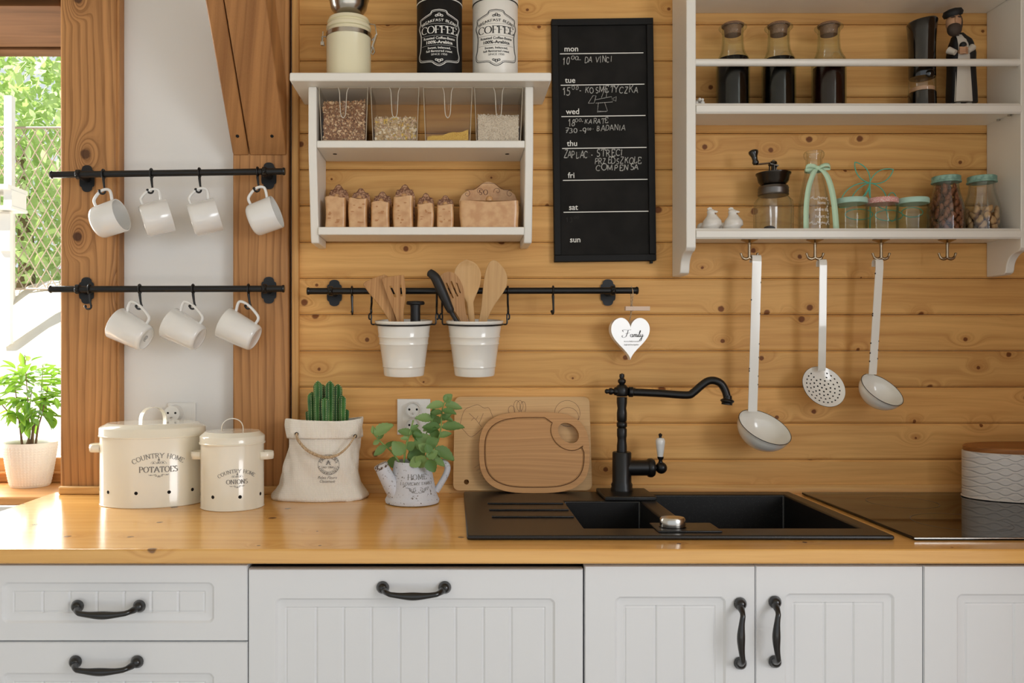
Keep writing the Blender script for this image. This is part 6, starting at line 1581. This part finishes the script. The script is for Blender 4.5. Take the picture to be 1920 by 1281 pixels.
def rb_shape(s):
    w2, h2 = 104*k2-s, 76*k2-s; cz = 76*k2; p = []
    for i in range(72):
        a = 2*pi*i/72; e = .62; p.append((w2*math.copysign(abs(math.cos(a))**e, math.cos(a)), cz+h2*math.copysign(abs(math.sin(a))**.68, math.sin(a))))
    return p
def ell(cx, cz, ra, rb, ang, n=32): return [(cx+ra*math.cos(2*pi*i/n)*math.cos(R(ang))-rb*math.sin(2*pi*i/n)*math.sin(R(ang)), cz+ra*math.cos(2*pi*i/n)*math.sin(R(ang))+rb*math.sin(2*pi*i/n)*math.cos(R(ang))) for i in range(n)]
cup = ell(65*k2, 112*k2, 22*k2, 16.5*k2, -42)
mesh_ob('board', MB().prism(rb_shape(0), 0, .015, None, [cup]), M['bamboo2'], t, bevel=.003, seg=3)
# groove as a slightly proud pair of loops following the outline, painted dark as shade and pale as lit edge, broken by the cup ring
gr = []; sh_ = rb_shape(.0135)
body_pts = [p for p in sh_ if not (p[0] > 28*k2 and p[1] > 88*k2)]
i0 = max(range(len(sh_)), key=lambda i: (0 if (sh_[i][0] > 28*k2 and sh_[i][1] > 88*k2) else 1, -abs(sh_[i][0]-28*k2)-abs(sh_[i][1]-140*k2)))
seq = sh_[i0:]+sh_[:i0]; seq = [p for p in seq if not (p[0] > 28*k2 and p[1] > 88*k2)]
arc_in = [p for p in ell(65*k2, 112*k2, 36*k2, 30*k2, -42, 64)]
arc_in = [arc_in[i % 64] for i in range(0, -32, -2)]
loop = seq+[(90*k2, 84*k2)]+arc_in
mg = MB(); mg.tube([(x, -.0001, z) for x, z in loop], .0022, 6, closed=True, flat=.45)
mesh_ob('juice_groove', mg, M['grv'], t, smooth=40)
mg = MB(); mg.tube([(x*.978, -.0001, (z-76*k2)*.972+76*k2) for x, z in loop], .0016, 6, closed=True, flat=.45); mesh_ob('groove_lit_edge', mg, M['bamboo'], t, smooth=40)

# ---- tap
fb = Vector((X(1166, .083), -.083, .919)); t = thing('kitchen_tap', 'black antique style kitchen tap with white porcelain lever', 'tap', fb); kt = k(.083)
def fz_(py): return Z(py, .083)-fb.z
mesh_ob('base', MB().lathe([(0, 0), (.0262, 0), (.0262, .004), (.0245, .008), (.0252, .014), (.0224, .019), (.0222, fz_(849)), (.0205, fz_(848)+.001), (.013, fz_(848)+.001)], 40), M['blackiron'], t, smooth=40)
z1, z2 = fz_(848), fz_(745)
def cz_(u): return z1+(z2-z1)*u
mesh_ob('column', MB().lathe([(.0118, cz_(0)), (.0118, cz_(.12)), (.0105, cz_(.2)), (.0105, cz_(.26)), (.0116, cz_(.3)), (.0116, cz_(.42)), (.0096, cz_(.445)), (.0122, cz_(.47)), (.0122, cz_(.53)), (.0096, cz_(.555)), (.0118, cz_(.58)), (.0118, cz_(.72)), (.0102, cz_(.8)), (.0122, cz_(.9)), (.0122, cz_(1.0))], 32), M['blackiron'], t, smooth=50)
zc = fz_(734)
m = MB().lathe([(.0122, zc-.012), (.0155, zc-.006), (.0155, zc+.008), (.010, zc+.015), (.006, zc+.017), (.0095, zc+.022), (.0095, zc+.027), (.005, zc+.031), (.0062, zc+.036), (.0055, zc+.041), (0, zc+.043)], 28)
mesh_ob('finial', m, M['blackiron'], t, smooth=60)
mesh_ob('side_finial', MB().lathe([(.0095, .010), (.0095, .017), (.006, .020), (.0085, .025), (.008, .029), (.005, .032), (.0062, .036), (.004, .040), (0, .041)], 24, T(0, 0, zc) @ RY(-90)), M['blackiron'], t, smooth=60)
sp0 = [(1184, 735.5, .084), (1200, 736, .087), (1240, 738, .094), (1288, 741, .104), (1300, 736, .106), (1314, 724, .109), (1327, 715, .111), (1340, 714, .114), (1352, 720, .116), (1360, 733, .117), (1364, 748, .118)]
P_ = spline([at(*p)-fb for p in sp0], 5); n = len(P_)
mesh_ob('spout', MB().tube(P_, [.0092 if i < n*.75 else .0092-.0006*(i-n*.75)/(n*.25) for i in range(n)], 20), M['blackiron'], t, smooth=60)
mesh_ob('collar', MB().lathe([(.010, 0), (.0125, .002), (.0125, .010), (.0100, .012), (.0098, .016)], 24, Matrix.Translation(at(1178, 735, .083)-fb) @ RY(90)), M['blackiron'], t, smooth=50)
mesh_ob('nozzle', MB().lathe([(.0088, .008), (.0098, .003), (.0102, 0), (.0152, -.003), (.0158, -.006), (.0125, -.009), (.0122, -.013), (.0132, -.014), (0, -.013)], 28, Matrix.Translation(P_[-1]) @ RY(6)), M['blackiron'], t, smooth=50)
zv = fz_(877.5)
mesh_ob('valve', MB().lathe([(.0185, .008), (.0185, .060), (.0215, .062), (.0225, .066), (.0225, .072), (.019, .077), (.006, .079), (.006, .090), (0, .09)], 36, T(0, 0, zv) @ RY(90)), M['blackiron'], t, smooth=45)
lv = mesh_ob('lever', MB().ball((.0935, 0, zv), .0140, None, 20, 14).lathe([(.006, zv+.011), (.0042, zv+.018), (.0072, zv+.023), (.0076, zv+.0265), (.005, zv+.027)], 18, T(.092, 0, 0) @ T(0, 0, 0)), M['blackiron'], t, smooth=50)
mesh_ob('porcelain_grip', MB().lathe([(.0065, zv+.0268), (.0085, zv+.040), (.0108, zv+.058), (.0112, zv+.065), (.0085, zv+.0705), (.003, zv+.0715)], 24, T(.0915, 0, 0)), M['porcelain'], lv, smooth=60)
mesh_ob('tip', MB().lathe([(.0036, zv+.0716), (.003, zv+.074), (.0042, zv+.077), (.0045, zv+.080), (0, zv+.083)], 16, T(.0915, 0, 0)), M['blackiron'], lv, smooth=60)

# ---- bread tin on the hob
bt = Vector((X(1808, .105)+.165, -.108, .9065)); t = thing('bread_tin', 'oval white embossed bread tin with wooden lid on the hob', 'storage tin', bt)
ax, ay = .165, .092
def el2(p): return (p[0], p[1]*ay/ax, p[2])
mesh_ob('body', MB().lathe([(0, 0), (ax-.003, 0), (ax+.0012, .001), (ax+.0012, .003), (ax-.0008, .004), (ax-.0008, .108), (ax-.003, .109), (0, .109)], 96, None, el2), M['waves'], t, smooth=40)
mesh_ob('lid', MB().lathe([(0, .1092), (ax-.004, .1092), (ax-.003, .111), (ax-.003, .119), (ax-.006, .1215), (0, .1215)], 96, None, el2), M['lidwood'], t, smooth=30)

# ---- ficus on the window sill
pb = Vector((X(55, -.22), .225, .8803)); t = thing('potted_ficus', 'small leafy ficus in a white knit pattern pot on the window sill', 'plant', pb)
def potf(u, v):
    a = 2*pi*u; z = v*.121; r_ = .049+.021*min(1, (v*1.0))**.75
    nk = 44; col = u*nk; fr = col % 1; rib = math.sin(pi*fr)
    ch_ = math.sin(2*pi*(v*17+abs(fr-.5)*1.3))
    edge = 0 if v > .93 or v < .03 else 1
    return ((r_+edge*.0011*rib*(.7+.6*ch_))*math.cos(a), (r_+edge*.0011*rib*(.7+.6*ch_))*math.sin(a), z)
mb = MB(); mb.grid(potf, 264, 90, True); mb.grid(lambda u, v: ((.0695-.004*min(1, v*3)-.004*v)*math.cos(2*pi*u), (.0695-.004*min(1, v*3)-.004*v)*math.sin(2*pi*u), .121+.001*math.sin(pi*v)-.018*v), 264, 4, True); mb.f.append(tuple(range(263, -1, -1)))
mesh_ob('pot', mb, M['potw'], t, smooth=60)
mesh_ob('soil', MB().lathe([(0, .112), (.0615, .109)], 32), M['soil'], t)
fic = leafmesh('ficus_leaf', M['ficus'], .23, .3, .35, 0, 6)
tips = []
for i, (bx_, tx, ty, tz) in enumerate(((-.022, -.05, .01, .30), (-.004, .0, -.03, .36), (.006, .02, .03, .33), (.014, .055, -.01, .28), (0, -.02, .05, .27), (-.01, -.08, -.02, .24))):
    P_ = spline([(bx_, 0, .108), (bx_*1.2+.004, .004*i-.01, .16), ((bx_+tx)/2+.006*math.sin(i), ty*.5, .20), (tx, ty, tz)], 6); n = len(P_)
    mesh_ob('stem', MB().tube(P_, [.0036-.0026*j/(n-1) for j in range(n)], 8), M['bark'], t, smooth=60); tips.append(P_)
for i in range(190):
    while True:
        p = Vector((random.uniform(-1, 1), random.uniform(-1, 1), random.uniform(-1, 1)))
        if .35 < p.length < 1: break
    q = Vector((p.x*.098, p.y*.085, .258+p.z*.105))
    out_ = Vector((p.x, p.y, p.z*.4+random.uniform(-.5, .3))); out_ += Vector((random.uniform(-.6, .6), random.uniform(-.6, .6), 0))
    L = random.uniform(.034, .05); o = mesh_ob('leaf', None, None, t, mesh=fic)
    Fm = frame(out_, out_.cross(Vector((random.uniform(-.3, .3), random.uniform(-.3, .3), 1))))
    o.matrix_local = Matrix.Translation(q-out_.normalized()*L*.4) @ Fm @ SC(L, L, L)
